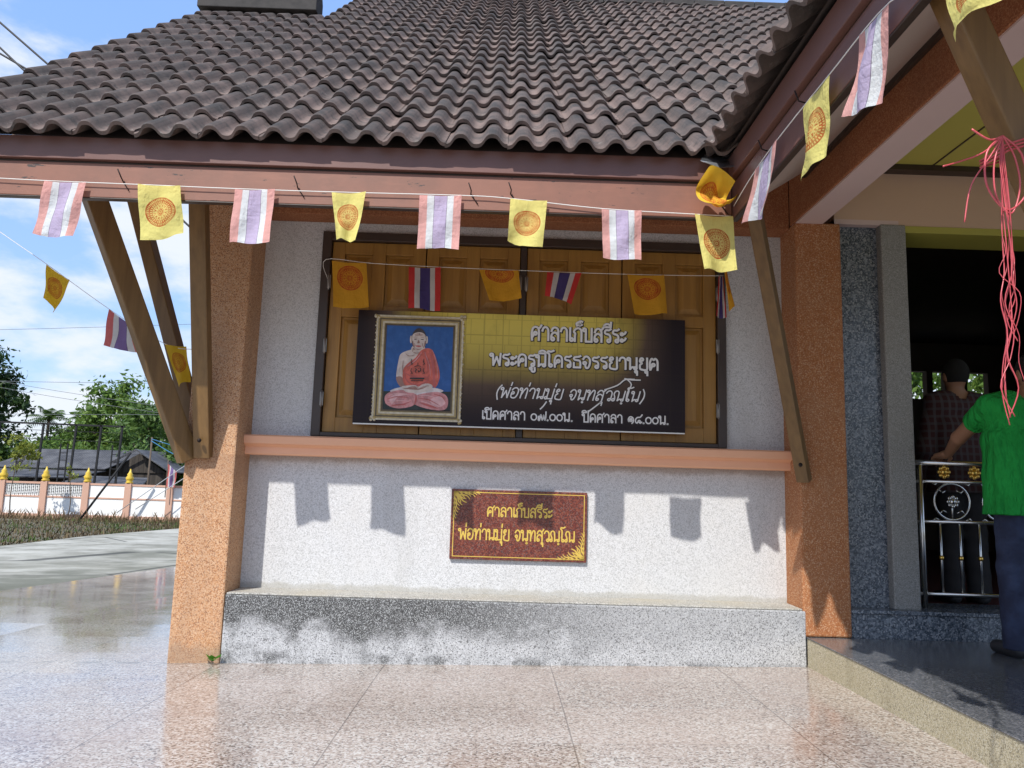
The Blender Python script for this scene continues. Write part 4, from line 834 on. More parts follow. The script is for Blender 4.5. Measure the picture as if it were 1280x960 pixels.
# ------------------------------------------------------------------ people: signed distance bodies, polygonised
def seg_d(P, a, c, ra, rc):
    a = np.array(a); c = np.array(c); d = c-a; t = np.clip(((P-a) @ d)/max(1e-9, d @ d), 0, 1); return np.linalg.norm(P-a-t[..., None]*d, axis=-1)-(ra+(rc-ra)*t)
def ell_d(P, c, r):
    r = np.array(r); q_ = (P-np.array(c))/r; k0 = np.linalg.norm(q_, axis=-1); k1 = np.linalg.norm(q_/r, axis=-1); return k0*(k0-1)/np.maximum(k1, 1e-6)
def field(P, prims, k):
    D = None
    for pr in prims:
        d = seg_d(P, *pr[1:5]) if pr[0] == 'c' else ell_d(P, pr[1], pr[2]); kk = pr[-1] if pr[0] == 'c' and len(pr) > 5 else k
        if D is None: D = d
        else:
            h = np.clip(.5+.5*(D-d)/kk, 0, 1); D = D*(1-h)+d*h-kk*h*(1-h)
    return D
def polygonise(fn, lo, hi, h):
    ax = [np.arange(l, u+h, h) for l, u in zip(lo, hi)]; n = [len(a) for a in ax]
    P = np.stack(np.meshgrid(*ax, indexing='ij'), -1); V = fn(P); S = V < 0
    cs = np.zeros([k-1 for k in n], int)
    offs = [(i, j, k) for i in (0, 1) for j in (0, 1) for k in (0, 1)]
    sub = lambda A, o: A[o[0]:o[0]+n[0]-1, o[1]:o[1]+n[1]-1, o[2]:o[2]+n[2]-1]
    for o in offs: cs += sub(S, o)
    act = (cs > 0) & (cs < 8); idx = -np.ones(act.shape, int); idx[act] = np.arange(act.sum())
    acc = np.zeros((act.sum(), 3)); cnt = np.zeros(act.sum()); vals = {o: sub(V, o)[act] for o in offs}; base = np.stack(np.nonzero(act), -1).astype(float)
    for o in offs:
        for a_ in range(3):
            if o[a_] == 0:
                o2 = list(o); o2[a_] = 1; o2 = tuple(o2); v0, v1 = vals[o], vals[o2]; cr_ = (v0 < 0) != (v1 < 0)
                t_ = np.where(cr_, v0/np.where(cr_, v0-v1, 1), 0); p = np.tile(np.array(o, float), (len(v0), 1)); p[:, a_] += t_; acc[cr_] += p[cr_]; cnt[cr_] += 1
    verts = np.array(lo)+h*(base+acc/cnt[:, None]); faces = []
    for a_ in range(3):
        b_, c_ = (a_+1) % 3, (a_+2) % 3; sl0 = [slice(None)]*3; sl1 = [slice(None)]*3; sl0[a_] = slice(0, -1); sl1[a_] = slice(1, None)
        s0, s1 = S[tuple(sl0)], S[tuple(sl1)]; e = s0 != s1; I = np.stack(np.nonzero(e), -1); ok = (I[:, b_] > 0) & (I[:, c_] > 0) & (I[:, b_] < n[b_]-1) & (I[:, c_] < n[c_]-1); I = I[ok]
        flip = s0[tuple(I.T)]
        def at(db, dc): J = I.copy(); J[:, b_] += db; J[:, c_] += dc; return idx[tuple(J.T)]
        qd = np.stack([at(-1, -1), at(0, -1), at(0, 0), at(-1, 0)], -1); qd[~flip] = qd[~flip][:, ::-1]; faces += qd.tolist()
    return verts, faces
def blob(name, fn, lo, hi, h, m, parent, extra=None):
    v, f = polygonise(fn, lo, hi, h); b = MB(); b.mesh(v, f, 0, True)
    if extra: 
        for v2, f2 in extra: b.mesh(v2, f2, 0, True)
    return b.build(name, m, parent)
M['skin'] = m_paint('tan_skin', (.30, .15, .085), .55, .15, (.22, .10, .06), 20); M['hairm'] = m_plain('black_hair', (.009, .008, .007), .95); M['eye'] = m_plain('eye', (.4, .38, .35), .2)
def m_denim():
    N = NT('dark_denim'); c = N.mix(N.mr(N.noise(7, 4), .4, .7), (.018, .024, .055), (.035, .05, .105)); N.bump(N.noise(14, 4), .5, .03); return N.fin(c, .85)
def m_green():
    N = NT('green_jersey'); c = N.mix(N.mr(N.noise(4, 4), .4, .7), (.022, .34, .06), (.016, .26, .045)); fo = N.noise(5, 4, .55, N.scale((1.4, 1.4, .55))); fo = N.math('ABSOLUTE', N.math('SUBTRACT', fo, .5)); N.bump(N.math('ADD', fo, N.math('MULTIPLY', N.noise(220, 2), .012)), 1, .16); return N.fin(c, .88, spec=.15)
def m_plaid():
    N = NT('plaid_cotton'); p = N.xyz(); fx = N.math('PINGPONG', p[0], .022); fz = N.math('PINGPONG', p[2], .026)
    a = N.math('GREATER_THAN', fx, .014); c = N.math('GREATER_THAN', fz, .017); col = N.mix(N.math('MULTIPLY', a, .6), (.040, .008, .008), (.07, .062, .066)); col = N.mix(N.math('MULTIPLY', c, .5), col, (.06, .055, .06))
    return N.fin(col, .85)
def hand(w_, dirn, up, sgn, curl=.5):   # wrist, pointing direction, back-of-hand direction, thumb side
    w_ = Vector(w_); d = Vector(dirn).normalized(); u = Vector(up); u = (u-d*u.dot(d)).normalized(); s = d.cross(u)*sgn
    pr = [('c', tuple(w_), tuple(w_+d*.03), .026, .028), ('c', tuple(w_+d*.02-s*.018), tuple(w_+d*.085-s*.026), .017, .015), ('c', tuple(w_+d*.02+s*.018), tuple(w_+d*.088+s*.026), .017, .014), ('c', tuple(w_+d*.02), tuple(w_+d*.09), .018, .015)]
    fg = []
    for k, (o, ln) in enumerate(((.030, .066), (.011, .078), (-.009, .074), (-.028, .058))):
        a = w_+d*.088+s*o; d1 = (d*math.cos(curl*.7)-u*math.sin(curl*.7)); b1 = a+d1*ln*.45; d2 = (d*math.cos(curl*1.9)-u*math.sin(curl*1.9)); b2 = b1+d2*ln*.32; d3 = (d*math.cos(curl*2.7)-u*math.sin(curl*2.7)); b3 = b2+d3*ln*.25
        fg.append([('c', tuple(a-d*.012), tuple(b1), .0095, .0088), ('c', tuple(b1), tuple(b2), .0088, .008), ('c', tuple(b2), tuple(b3), .008, .0068)])
    a = w_+d*.025+s*.026; b1 = a+(d*.6+s*.65-u*.25).normalized()*.042; b2 = b1+(d*.8+s*.1-u*.5).normalized()*.032; fg.append([('c', tuple(a), tuple(b1), .013, .0105), ('c', tuple(b1), tuple(b2), .0105, .008)])
    def fn(P):
        D = field(P, pr, .012)
        for f_ in fg:
            d_ = field(P, f_, .004); hh = np.clip(.5+.5*(D-d_)/.005, 0, 1); D = D*(1-hh)+d_*hh-.005*hh*(1-hh)
        return D
    c = w_+d*.08; return polygonise(fn, [c.x-.14, c.y-.14, c.z-.14], [c.x+.14, c.y+.14, c.z+.14], .0042)
def person(loc, label, shirt, trousers, sc_, lh, le, rh, re_, hem=.80, long=False, lhd=None, rhd=None, sleeve=.62, hdx=0):
    T = thing('person', loc, label, 'person'); X, Y, Z = loc; p = lambda x, y, z: (X+x*sc_, Y+y*sc_, Z+z*sc_)   # faces +Y, heights for a 1.7 m adult
    rs = sc_; hd = p(hdx, .015, 1.60); sL, sR = p(-.165, 0, 1.40), p(.165, 0, 1.40)
    head = [('e', p(hdx, .005, 1.605), (.074*rs, .094*rs, .108*rs)), ('c', p(hdx, .045, 1.545), p(hdx, .06, 1.525), .048*rs, .036*rs), ('c', p(hdx, .09, 1.60), p(hdx, .112, 1.575), .008*rs, .016*rs), ('e', p(hdx-.076, 0, 1.59), (.012*rs, .022*rs, .034*rs)), ('e', p(hdx+.076, 0, 1.59), (.012*rs, .022*rs, .034*rs)), ('c', p(hdx, .088, 1.55), p(hdx, .09, 1.548), .014*rs, .014*rs)]
    torso = [('c', p(-.10, 0, 1.355), p(.10, 0, 1.355), .095*rs, .095*rs), ('c', p(-.07, .015, 1.20), p(.07, .015, 1.20), .108*rs, .108*rs), ('c', p(-.06, .0, 1.03), p(.06, .0, 1.03), .105*rs, .105*rs), ('c', p(-.085, -.01, .90), p(.085, -.01, .90), .108*rs, .108*rs)]
    neck = [('c', p(0, -.005, 1.38), p(hdx, .005, 1.53), .062*rs, .054*rs)]
    sh = [('c', p(-.06, 0, 1.425), sL, .06*rs, .058*rs), ('c', p(.06, 0, 1.425), sR, .06*rs, .058*rs)]
    arms = [('c', sL, le, .054*rs, .042*rs), ('c', le, lh, .041*rs, .027*rs), ('c', sR, re_, .054*rs, .042*rs), ('c', re_, rh, .041*rs, .027*rs)]
    legs = []
    for s_ in (-1, 1): legs += [('c', p(s_*.078, 0, .86), p(s_*.085, .01, .48), .08*rs, .055*rs), ('c', p(s_*.085, .01, .48), p(s_*.098, -.015, .08), .053*rs, .038*rs), ('c', p(s_*.10, -.02, .05), p(s_*.115, .12, .03), .036*rs, .028*rs)]
    allp = head+neck+torso+sh+arms+legs; xs = [q_ for pr in allp for q_ in ((pr[1],) if pr[0] == 'e' else pr[1:3])]; lo = np.min(xs, 0)-.16; hi = np.max(xs, 0)+.16
    ex = [hand(lh, *lhd), hand(rh, *rhd)]
    fd = lambda P: np.minimum(field(P, torso+neck+sh+legs, .03*rs), 9)
    def body(P):
        D = field(P, neck+torso+sh+legs, .035*rs)
        for g_, kk in ((head, .018*rs), (arms[:2], .015*rs), (arms[2:], .015*rs)):
            d_ = field(P, g_, .016*rs); h_ = np.clip(.5+.5*(D-d_)/kk, 0, 1); D = D*(1-h_)+d_*h_-kk*h_*(1-h_)
        return D
    bo = blob('body', body, lo, hi, .0095, M['skin'], T, ex)
    gi = .016*rs
    slv = lambda a, c, e: tuple(np.array(a)+(np.array(c)-np.array(a))*e)
    sp = torso+sh; sa = []
    for s0, e0, h0 in ((sL, le, lh), (sR, re_, rh)):
        sa += [('c', s0, e0 if long else slv(s0, e0, sleeve), .060*rs, .052*rs if long else .062*rs)]
        if long: sa += [('c', e0, slv(e0, h0, .93), .047*rs, .036*rs)]
    zh = p(0, 0, hem)[2]; skirt = [('c', p(-.088, -.005, z_), p(.088, -.005, z_), r_w*rs, r_w*rs) for z_, r_w in ((hem-.1, .122), (hem, .122), (.9, .119), (1.0, .116), (1.1, .113), (1.2, .112))]
    def shirt_f(P):
        D = field(P, sp+skirt, .03*rs)-gi
        for i in range(0, len(sa), len(sa)//2):
            d_ = field(P, sa[i:i+len(sa)//2], .02*rs)-.006*rs; kk = .02*rs; h_ = np.clip(.5+.5*(D-d_)/kk, 0, 1); D = D*(1-h_)+d_*h_-kk*h_*(1-h_)
        D = D+.004*np.sin(P[..., 2]*31+P[..., 0]*23)*np.sin(P[..., 0]*17+2)
        D = np.maximum(D, zh-P[..., 2]); nk = field(P, [('c', p(hdx*.3, -.01, 1.43), p(hdx, .03, 1.60), .072*rs, .10*rs)], .01); D = np.maximum(D, -nk)
        if not long:
            for s0, e0 in ((sL, le), (sR, re_)):
                e1 = np.array(slv(s0, e0, sleeve)); dr = np.array(e0)-np.array(s0); dr = dr/np.linalg.norm(dr); near = np.linalg.norm(P-e1, axis=-1) < .13*rs
                D = np.where(near, np.maximum(D, (P-e1) @ dr), D)
        return D
    blob('shirt', shirt_f, lo, hi, .0095, shirt, T)
    tp = [('c', p(-.085, -.008, .86), p(.085, -.008, .86), .112*rs, .112*rs)]
    zf = p(0, 0, .045)[2]; zw = p(0, 0, .885)[2]
    def tr_f(P):
        D = field(P, tp, .02)
        for s_ in (-1, 1):
            d_ = field(P, [('c', p(s_*.078, 0, .86), p(s_*.085, .01, .48), .092*rs, .078*rs), ('c', p(s_*.085, .01, .48), p(s_*.095, -.01, .05), .078*rs, .074*rs)], .02); kk = .025; h_ = np.clip(.5+.5*(D-d_)/kk, 0, 1); D = D*(1-h_)+d_*h_-kk*h_*(1-h_)
        D = D+.003*np.sin(P[..., 2]*46+P[..., 0]*30)*np.sin(P[..., 2]*19)
        return np.maximum(np.maximum(D, zf-P[..., 2]), P[..., 2]-zw)
    blob('trousers', tr_f, lo, hi, .0095, trousers, T)
    for s_ in (-1, 1):
        shf = lambda P, s_=s_: np.maximum(field(P, [('c', p(s_*.10, -.035, .045), p(s_*.115, .14, .035), .044*rs, .038*rs), ('c', p(s_*.10, -.02, .07), p(s_*.10, -.02, .09), .045*rs, .045*rs)], .02), Z+.001-P[..., 2])
        a = np.array(p(s_*.105, .05, .05)); blob('shoe', shf, a-.2, a+.2, .009, M['shoe'], T)
    def hair_f(P):
        D = field(P, [('e', p(hdx, -.008, 1.617), (.083*rs, .098*rs, .107*rs))], .01); cut = field(P, [('e', p(hdx, .075, 1.575), (.075*rs, .075*rs, .085*rs))], .01); return np.maximum(np.maximum(D, -cut), p(0, 0, 1.545)[2]-P[..., 2])
    a = np.array(hd); blob('hair', hair_f, a-.2, a+.2, .008, M['hairm'], T)
    for s_ in (-1, 1): b = MB(); b.lathe([(.001, -.008), (.009, -.005), (.011, 0), (.009, .005), (.001, .008)], p(hdx+s_*.031, .083, 1.607), 10); b.build('eye', M['eye'], T)
    return T
M['shoe'] = m_plain('dark_shoe', (.03, .03, .033), .5)
person((2.985, -.46, .2185), 'person in green T-shirt and dark jeans, back turned, one hand on the railing', m_green(), m_denim(), 1.0,
       (2.885, .105, 1.372), (2.795, -.17, 1.455), (3.30, -.38, 1.06), (3.235, -.47, 1.32), .78, False, ((-.1, .9, -.12), (.1, .1, 1), 1, .55), ((.0, .25, -1), (1, 0, .0), -1, .45), .55, .085)
person((3.205, .52, .3805), 'person in red and grey plaid shirt standing inside the dark doorway', m_plaid(), m_plain('dark_trousers', (.02, .018, .02), .8), .985,
       (2.955, .63, 1.13), (2.95, .50, 1.42), (3.46, .63, 1.13), (3.46, .50, 1.42), .76, True, ((0, .2, -1), (-1, 0, 0), 1, .45), ((0, .2, -1), (1, 0, 0), -1, .45))

# weed sprouting where the pillar meets the base course
b = MB(); R = random.Random(5)
for k in range(7):
    a = R.uniform(2.6, 6.2); ln = R.uniform(.03, .075); d0 = Vector((math.cos(a), math.sin(a)*.6-.4, R.uniform(.3, .9))).normalized(); o0 = Vector((-1.70, -.015, -.018)); s_ = d0.cross(Vector((0, 0, 1))).normalized()*ln*.38
    tip = o0+d0*ln*1.3; md = o0+d0*ln*.75; b.face([o0+d0*ln*.35, md+s_, tip, md-s_], 0); b.tube([o0, o0+d0*ln*.4], .0015, 4)
tag(b.build('weed', m_leaf('weed_leaf', (.05, .20, .015), (.10, .32, .03)), loc=(-1.70, -.015, -.03)), 'small green weed sprouting at the foot of the left pillar', 'weed')

# ------------------------------------------------------------------ background: compound wall
def obj_wall():
    T = thing('compound_wall', (-21, 35, -1.1), 'white compound wall with pink posts, rails and lattice panels beyond the road', 'wall')
    Y = 35; zb, zm, zt = -.92, .02, .80; z0 = -1.15
    xs = [-33.9+2.13*k for k in range(20)]
    b = MB()
    for i in range(len(xs)-1):
        a, c = xs[i]+.16, xs[i+1]-.16; lattice = xs[i+1] < -20.2
        b.box(a, c, Y-.03, Y+.05, zb+.12, .02, 0)
        if not lattice: b.box(a, c, Y-.03, Y+.05, .10, .70, 0)
        else:
            n = 9; w_ = (c-a)/n
            for r in range(4):
                for k in range(n):
                    x = a+(k+.5)*w_; z = .10+(r+.5)*.15
                    for dx, dz in ((1, 1), (1, -1)): b.bar((x-dx*w_*.5, Y+.0, z-dz*.075), (x+dx*w_*.5, Y+.0, z+dz*.075), .06, .03, (0, 1, 0), 0)
    b.build('panel', M['dwhite'], T)
    b = MB(); b.box(xs[0], xs[-1], Y-.06, Y+.08, .70, .80); b.box(xs[0], xs[-1], Y-.055, Y+.07, .02, .10); b.box(xs[0], xs[-1], Y-.08, Y+.1, z0-.4, zb+.12); b.build('rail', M['dpink'], T)
    for x in xs:
        p_ = box('post', (x-.16, x+.16, Y-.13, Y+.13, z0, .84), M['dpink'], T, 0)
        b = MB(); b.lathe([(.16, .84), (.19, .90), (.13, .96), (.17, 1.02), (.20, 1.12), (.12, 1.24), (.14, 1.30), (.06, 1.42), (.02, 1.58)], (x, Y, 0), 10); b.build('finial', M['goldpaint'], p_)
obj_wall()
# grass strip: real blades, dry and green
def grass(name, n, region, h0, h1, m, label, wd=.02):
    b = MB(); R = random.Random(hash(name) % 99 if False else len(name)); V = []; Fs = []
    for k in range(n):
        x, y = region(R); z = gz(x, y); h_ = R.uniform(h0, h1)*(.6+1.0*R.random()**4*2); a = R.uniform(0, 6.28); lx, ly = math.cos(a), math.sin(a); e = R.uniform(.1, .7)*h_; i = len(V)
        V += [(x-ly*wd, y+lx*wd, z), (x+ly*wd, y-lx*wd, z), (x+lx*e*.4+ly*wd*.7, y+ly*e*.4, z+h_*.6), (x+lx*e, y+ly*e, z+h_)]; Fs += [(i, i+1, i+2), (i, i+2, i+3)]
    b.mesh(V, Fs); return tag(b.build(name, m), label, 'grass', kind='stuff')
def reg(R):
    y = 34.7-R.random()**1.3*22.5; x = edge(y)-.02-R.random()**1.5*9; return x, y
def reg2(R):
    x = -33+R.random()*20; return x, 34.8-R.random()**1.6*2.6
def m_verge():
    N = NT('verge_blade'); g = N.n('ShaderNodeNewGeometry'); r = g.outputs['Random Per Island']
    a = N.ramp(r, [(0, (.025, .055, .01)), (1, (.08, .13, .03))]); d = N.ramp(r, [(0, (.04, .028, .015)), (.7, (.11, .08, .045)), (1, (.18, .14, .08))])
    return N.fin(N.mix(N.mr(N.noise(.45, 6, .65), .47, .56), d, a), .8, spec=.2)
grass('dry_grass', 5200, reg2, .06, .26, m_leaf('dry_grass_blade', (.13, .085, .04), (.24, .17, .09), trans=.1), 'tangled dry brown grass along the foot of the compound wall')
grass('green_grass', 9000, reg, .03, .12, m_verge(), 'low green grass verge beside the concrete road')

# trees
def tree(name, base, hgt, cr, nclump, leaf, label, leafm, group, seed, cz=.62, crz=None, trunk=.16, cat='tree', nl=110):
    R = random.Random(seed); T = thing(name, base, label, cat, group); B = Vector(base); crz = crz or hgt*.36; top = B+Vector((0, 0, hgt*cz)); b = MB()
    b.tube(spline([B-Vector((0, 0, .3)), B+Vector((R.uniform(-.2, .2), 0, hgt*.3)), top], 5), [trunk*(1-.05*i) for i in range(11)], 8); V = []; Fs = []; cl = []
    for k in range(nclump):
        while True:
            d = Vector((R.uniform(-1, 1), R.uniform(-1, 1), R.uniform(-1, 1)))
            if .25 < d.length < 1: break
        d *= R.uniform(.8, 1.12); cl.append(top+Vector((d.x*cr, d.y*cr, d.z*crz)))
    for c in cl[:14]: b.tube(spline([top-Vector((0, 0, crz*R.uniform(.3, .9))), (top+c)/2-Vector((0, 0, .15*crz)), c], 3), [trunk*.4*(1-.12*i) for i in range(7)], 5)
    b.build('trunk', M['bark'], T)
    for c in cl:
        rr = cr*R.uniform(.16, .34)
        for j in range(nl):
            d = Vector((R.gauss(0, .5), R.gauss(0, .5), R.gauss(0, .42))); p = c+d*rr; n = (d.normalized()*.5+Vector((R.uniform(-1, 1), R.uniform(-1, 1), R.uniform(-.2, 1)))).normalized(); t1 = n.orthogonal().normalized(); t1.rotate(Matrix.Rotation(R.uniform(0, 6.28), 3, n)); t2 = n.cross(t1); s_ = leaf*.66*R.uniform(.6, 1.3); i = len(V)
            V += [p-t1*s_, p+t2*s_*.42-n*.1*s_, p+t1*s_, p-t2*s_*.42-n*.1*s_]; Fs.append((i, i+1, i+2, i+3))
    b = MB(); b.mesh(V, Fs); b.build('crown', leafm, T); return T
lm1 = m_leaf('dark_mango_leaf', (.022, .055, .014), (.06, .11, .022), .5); lm2 = m_leaf('mid_green_leaf', (.07, .14, .025), (.14, .22, .05), .4); lm3 = m_leaf('bright_leaf', (.10, .19, .03), (.20, .29, .06), .4); lm4 = m_leaf('young_leaf', (.20, .24, .03), (.34, .36, .06), 2)
GT = 'trees beyond the compound wall'
tree('mango_tree', (-47.3, 62, -1.7), 14.5, 4.9, 90, .42, 'tall dark leafy tree at the left picture edge', lm1, GT, 1, .64, 5.6, .4)
tree('broadleaf_tree', (-35.2, 66, -1.7), 10.6, 4.2, 80, .40, 'tall light green tree right behind the house gable', lm3, GT, 2, .66, 4.2, .3)
tree('broadleaf_tree', (-40.0, 68, -1.7), 8.4, 3.6, 60, .40, 'lower rounded green tree left of the tall light green one', lm2, GT, 3, .6, 3.4, .3)
tree('broadleaf_tree', (-29.5, 60, -1.7), 8.6, 3.8, 70, .40, 'dark green tree partly hidden behind the left bracket', lm2, GT, 4, .55, 4.0, .3)
tree('broadleaf_tree', (-33.0, 52, -1.6), 5.6, 3.0, 60, .34, 'bushy green tree low behind the house roof', lm3, GT, 5, .5, 2.6, .2)
tree('broadleaf_tree', (-24.6, 50, -1.5), 5.4, 2.9, 60, .32, 'bushy green tree at the right of the house gable', lm2, GT, 6, .5, 2.6, .2)
tree('broadleaf_tree', (-54, 75, -1.7), 7.8, 5.0, 60, .45, 'hazy green tree far behind the steel frame', lm2, GT, 8, .5, 3.6, .3)
tree('broadleaf_tree', (11.2, 15, -.6), 6.5, 2.6, 60, .22, 'green tree seen through the small back windows of the hall', lm3, GT, 9, .6, 3.0, .2)
def palm(base, hgt, label, seed):
    R = random.Random(seed); T = thing('palm_tree', base, label, 'palm tree', 'palms beyond the compound wall'); B = Vector(base); top = B+Vector((.3, 0, hgt)); b = MB(); b.tube(spline([B, B+Vector((.25, 0, hgt*.5)), top], 5), [.2-.008*i for i in range(11)], 8); b.build('trunk', M['bark'], T); V = []; Fs = []
    for k in range(20):
        a = 2*math.pi*k/20+R.uniform(-.2, .2); el_ = R.uniform(-.2, 1.2); ln = R.uniform(2.2, 3.0); pr = None
        for j in range(15):
            t_ = j/14; p = top+Vector((math.cos(a)*math.cos(el_)*ln*t_, math.sin(a)*math.cos(el_)*ln*t_, math.sin(el_)*ln*t_-1.5*t_*t_))
            if pr is not None:
                d = (p-pr).normalized(); s_ = d.cross(Vector((0, 0, 1))).normalized()
                for sg in (-1, 1):
                    l_ = .75*math.sin(math.pi*min(1, t_*.9+.1))+.1; q0 = pr; q1 = pr+d*.13; e = pr+s_*sg*l_*.8+d*l_*.5-Vector((0, 0, l_*.45)); i = len(V); V += [q0, q1, e]; Fs.append((i, i+1, i+2))
            pr = p
    b = MB(); b.mesh(V, Fs); b.build('crown', lm2, T)
palm((-44.3, 70, -1.7), 8.3, 'left one of the two small palms over the house roof', 1); palm((-40.6, 70, -1.7), 8.2, 'right one of the two small palms over the house roof', 2)
def banana(base, label, seed):
    R = random.Random(seed); T = thing('banana_plant', base, label, 'banana plant', 'banana plants by the house'); B = Vector(base); b = MB(); b.tube([B, B+Vector((0, 0, 1.6))], [.16, .11], 8); b.build('trunk', lm2, T); b = MB()
    for k in range(8):
        a = R.uniform(0, 6.28); ln = R.uniform(1.5, 2.2); el_ = R.uniform(.5, 1.3); prev = None
        for j in range(8):
            t_ = j/7; p = B+Vector((math.cos(a)*math.cos(el_)*ln*t_, math.sin(a)*math.cos(el_)*ln*t_, 1.5+math.sin(el_)*ln*t_-1.0*t_*t_)); s_ = Vector((-math.sin(a), math.cos(a), 0))*.26*math.sin(math.pi*min(1, .15+t_*.85))
            if prev: b.face([prev[0]-prev[1], p-s_, p+s_, prev[0]+prev[1]], 0)
            prev = (p, s_)
    b.build('crown', lm3, T)
banana((-27.0, 47.5, -1.35), 'banana plant left of the dark house gable', 3); banana((-30.2, 47.6, -1.35), 'banana plant behind the thin young tree', 4)
# two thin young trees in front of the wall
tree('young_tree', (-23.3, 32.6, -1.0), 3.9, .85, 26, .15, 'thin young tree with yellow green leaves leaning before the wall', lm4, 'young trees before the wall', 21, .80, 1.1, .035, nl=26)
tree('young_tree', (-20.9, 32.9, -1.0), 2.6, .45, 7, .12, 'small bare-stemmed sapling with a few leaves by the lattice', lm4, 'young trees before the wall', 22, .86, .35, .03, nl=14)
# dark timber house
Hs = thing('wooden_house', (-27, 47, -1.3), 'dark timber house with corrugated roof and plank gable behind the wall', 'house')
def m_sheet():
    N = NT('old_roof_sheet'); p = N.xyz(); wv = N.math('SINE', N.math('MULTIPLY', p[0], 40)); col = N.mix(N.mr(N.noise(1.2, 6), .35, .7), (.045, .045, .05), (.10, .10, .105)); N.bump(wv, .5, .03); return N.fin(col, .7)
def m_plank():
    N = NT('weathered_planks'); g = N.noise(1, 5, .6, N.scale((9, 9, .5))); return N.fin(N.ramp(g, [(.3, (.015, .012, .01)), (.7, (.075, .062, .05))]), .9)
mr_, mpk = m_sheet(), m_plank()
def slab(b, pts, th=.06):
    P = [Vector(p) for p in pts]; n = (P[1]-P[0]).cross(P[3]-P[0]).normalized()*th; b.hexa([p for p in P]+[p+n for p in P])
b = MB(); b.box(-31.5, -22.2, 46.2, 50.0, -1.4, 1.55, 0); b.face([(-25.9, 46.1, 1.5), (-21.9, 46.1, 1.5), (-23.8, 46.1, 2.75)]); b.build('wall', mpk, Hs)
b = MB(); slab(b, [(-32.6, 44.6, 1.55), (-25.2, 44.6, 1.60), (-23.7, 47.5, 2.93), (-31.2, 47.5, 2.86)]); slab(b, [(-26.2, 45.6, 1.50), (-26.2, 45.5, 1.48), (-23.75, 45.5, 2.92), (-23.75, 45.6, 2.94)], .12)
slab(b, [(-23.75, 45.3, 2.95), (-21.4, 45.3, 1.55), (-21.4, 50, 1.55), (-23.75, 50, 2.95)]); slab(b, [(-31.2, 47.5, 2.86), (-23.7, 47.5, 2.93), (-23.7, 51, 1.3), (-31.2, 51, 1.3)]); b.build('roof', mr_, Hs)
b = MB(); slab(b, [(-33.5, 42.2, .95), (-26.0, 42.2, 1.0), (-25.2, 44.8, 1.5), (-33.0, 44.8, 1.5)]); slab(b, [(-26.2, 41.0, .62), (-21.2, 41.0, .55), (-21.8, 43.4, 1.12), (-25.8, 43.4, 1.15)]); b.build('lean_to_roof', mr_, Hs)
for x in (-33.3, -30.5, -28.2, -26.2, -23.8, -21.5): b = MB(); b.bar((x, 42.4, -1.3), (x, 42.4, .9), .12, .12, (0, 1, 0)); b.build('post', mpk, Hs)
# black steel frame
Fr = thing('steel_frame', (-28, 40.5, -1.2), 'black open steel frame with posts, rails and ladders standing over the house', 'steel frame')
YF = 40.5; sF = (YF+4.85)/49.85
b = MB(); X = lambda x: x*sF; Zf = lambda z: 1.05+(z-1.05)*sF
b.bar((X(-34), YF, Zf(4.48)), (X(-24.4), YF, Zf(4.40)), .10, .10); b.bar((X(-34), YF, Zf(4.05)), (X(-24.6), YF, Zf(3.98)), .03, .03); b.bar((X(-34), YF, Zf(3.5)), (X(-24.6), YF, Zf(3.4)), .03, .03); b.build('top_rail', M['black'], Fr)
for x in (-32.4, -29.6, -27.5, -25.9, -24.55):
    b = MB(); b.bar((X(x-.15), YF, -1.3), (X(x), YF, Zf(4.45)), .10, .10, (0, 1, 0)); b.build('post', M['black'], Fr)
for x in (-28.3, -25.0):
    b = MB(); b.bar((X(x), YF-.1, -1.3), (X(x), YF-.1, Zf(3.2)), .06, .06, (0, 1, 0)); b.bar((X(x+.45), YF-.1, -1.3), (X(x+.45), YF-.1, Zf(3.2)), .06, .06, (0, 1, 0))
    for k in range(9): b.bar((X(x), YF-.1, -.9+.42*k), (X(x+.45), YF-.1, -.9+.42*k), .04, .04)
    b.build('ladder', M['black'], Fr)
# leaning prop, thin pole and guy wires
b = MB(); b.tube([(-19.3, 33.4, -1.25), (-16.9, 33.6, .2), (-15.4, 33.7, 2.6)], .05, 8)
b = MB(); b.tube([(-20.55, 33.3, -1.2), (-18.4, 33.6, 2.35)], .055, 8); tag(b.build('prop_pole', M['black'], loc=(-20.55, 33.3, -1.2)), 'black pole leaning against the compound wall', 'pole')
b = MB(); b.tube([(-18.6, 36.2, -1.2), (-18.6, 36.2, 3.3)], .05, 8); tag(b.build('pole', M['bark'], loc=(-18.6, 36.2, -1.2)), 'thin upright pole behind the wall carrying blue ropes', 'pole')
M['guy'] = m_plain('pale_wire', (.45, .46, .47), .5, .6); M['bluerope'] = m_plain('blue_rope', (.03, .16, .32), .7)
GW = 'cables and wires across the left sky'
for pts, lb, mt, rr in (([(-18.9, 33.8, -.6), (-13.2, 34.2, 3.9)], 'upper one of two pale guy wires slanting above the wall', 'guy', .02), ([(-18.0, 33.8, -.4), (-13.0, 34.4, 3.3)], 'lower one of two pale guy wires slanting above the wall', 'guy', .02),
      ([(-18.6, 36.15, 3.1), (-16.6, 36, 2.2), (-13.5, 36, 2.0)], 'sagging blue rope tied to the thin pole', 'bluerope', .025), ([(-18.6, 36.15, 3.2), (-16.6, 36, 2.75), (-13.5, 36, 2.6)], 'upper blue rope tied to the thin pole', 'bluerope', .02)):
    string(pts, lb, rr, mt, 'rope' if 'rope' in lb else 'guy_wire', 'rope' if 'rope' in lb else 'wire', 'ropes and guy wires near the wall')
M['thinwire'] = m_plain('grey_wire', (.13, .14, .15), .6)
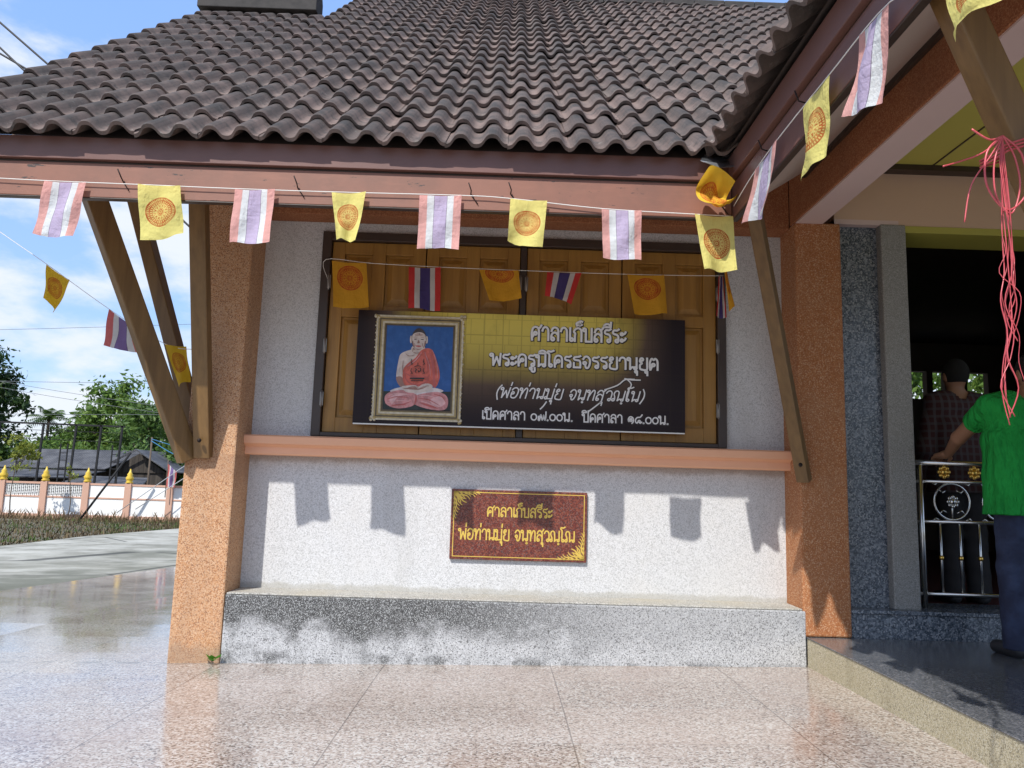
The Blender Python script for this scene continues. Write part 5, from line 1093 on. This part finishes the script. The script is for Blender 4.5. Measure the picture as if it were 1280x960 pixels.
for (a, c, rr, lb) in (((-12.19, 10.0, 11.57), (-8.09, 10.0, 8.22), 0.022, 'uppermost of three thick black cables crossing the top left corner'), ((-11.55, 10.0, 10.6), (-8.99, 10.0, 8.36), 0.022, 'thick black cable crossing the top left corner, steepest of the lower pair'), ((-11.72, 10.0, 10.26), (-8.65, 10.0, 8.57), 0.02, 'thick black cable crossing the top left corner, flatter of the lower pair'), ((-48.13, 45.0, 9.74), (-13.2, 45.0, 11.79), 0.013, 'highest thin wire crossing the clouds at left'), ((-43.1, 45.0, 7.04), (-14.14, 45.0, 7.53), 0.013, 'thin level wire just above the palms'), ((-38.55, 45.0, 7.95), (-19.5, 45.0, 5.48), 0.013, 'thin wire sloping down over the trees to the right'), ((-37.56, 45.0, 7.44), (-20.71, 45.0, 5.19), 0.013, 'lower thin wire sloping down through the tree tops'), ((-46.67, 45.0, 4.78), (-13.6, 45.0, 5.53), 0.013, 'lowest thin wire level with the top of the steel frame')):
    if rr > .015: k_ = (-6.0-a[0])/(c[0]-a[0]); c = tuple(a[i]+(c[i]-a[i])*k_ for i in range(3))
    md = [(a[i]+c[i])/2 for i in range(3)]; md[2] -= .12 if rr < .015 else .0; string([a, md, c], lb, rr, 'cable' if rr > .015 else 'thinwire', 'overhead_cable', 'cable', GW)
# small flag on a post of the wall
fp = thing('flag_pole', (-16.95, 34.6, .5), 'short pole with a small red and white flag on the compound wall', 'flag pole')
b = MB(); b.tube([(-16.95, 34.6, .2), (-16.95, 34.6, 2.1)], .025, 6); b.build('pole', M['bark'], fp)
FM[('t', 'far')] = FM[('t', 'left')]
ff = flag('t', ('t', 'far'), [(-16.93, 34.55, 1.9), (-16.45, 34.55, 1.5), (-16.5, 34.55, .7), (-16.9, 34.55, .75)], (0, -1, 0), None, None, .05, 5)
for k in ('category', 'label', 'group'):
    if k in ff: del ff[k]
ff.parent = fp; ff.location = ff.location-Vector((-16.95, 34.6, .5)); ff.name = 'cloth'
for o in list(bpy.data.objects):
    if '_loc' in o: del o['_loc']
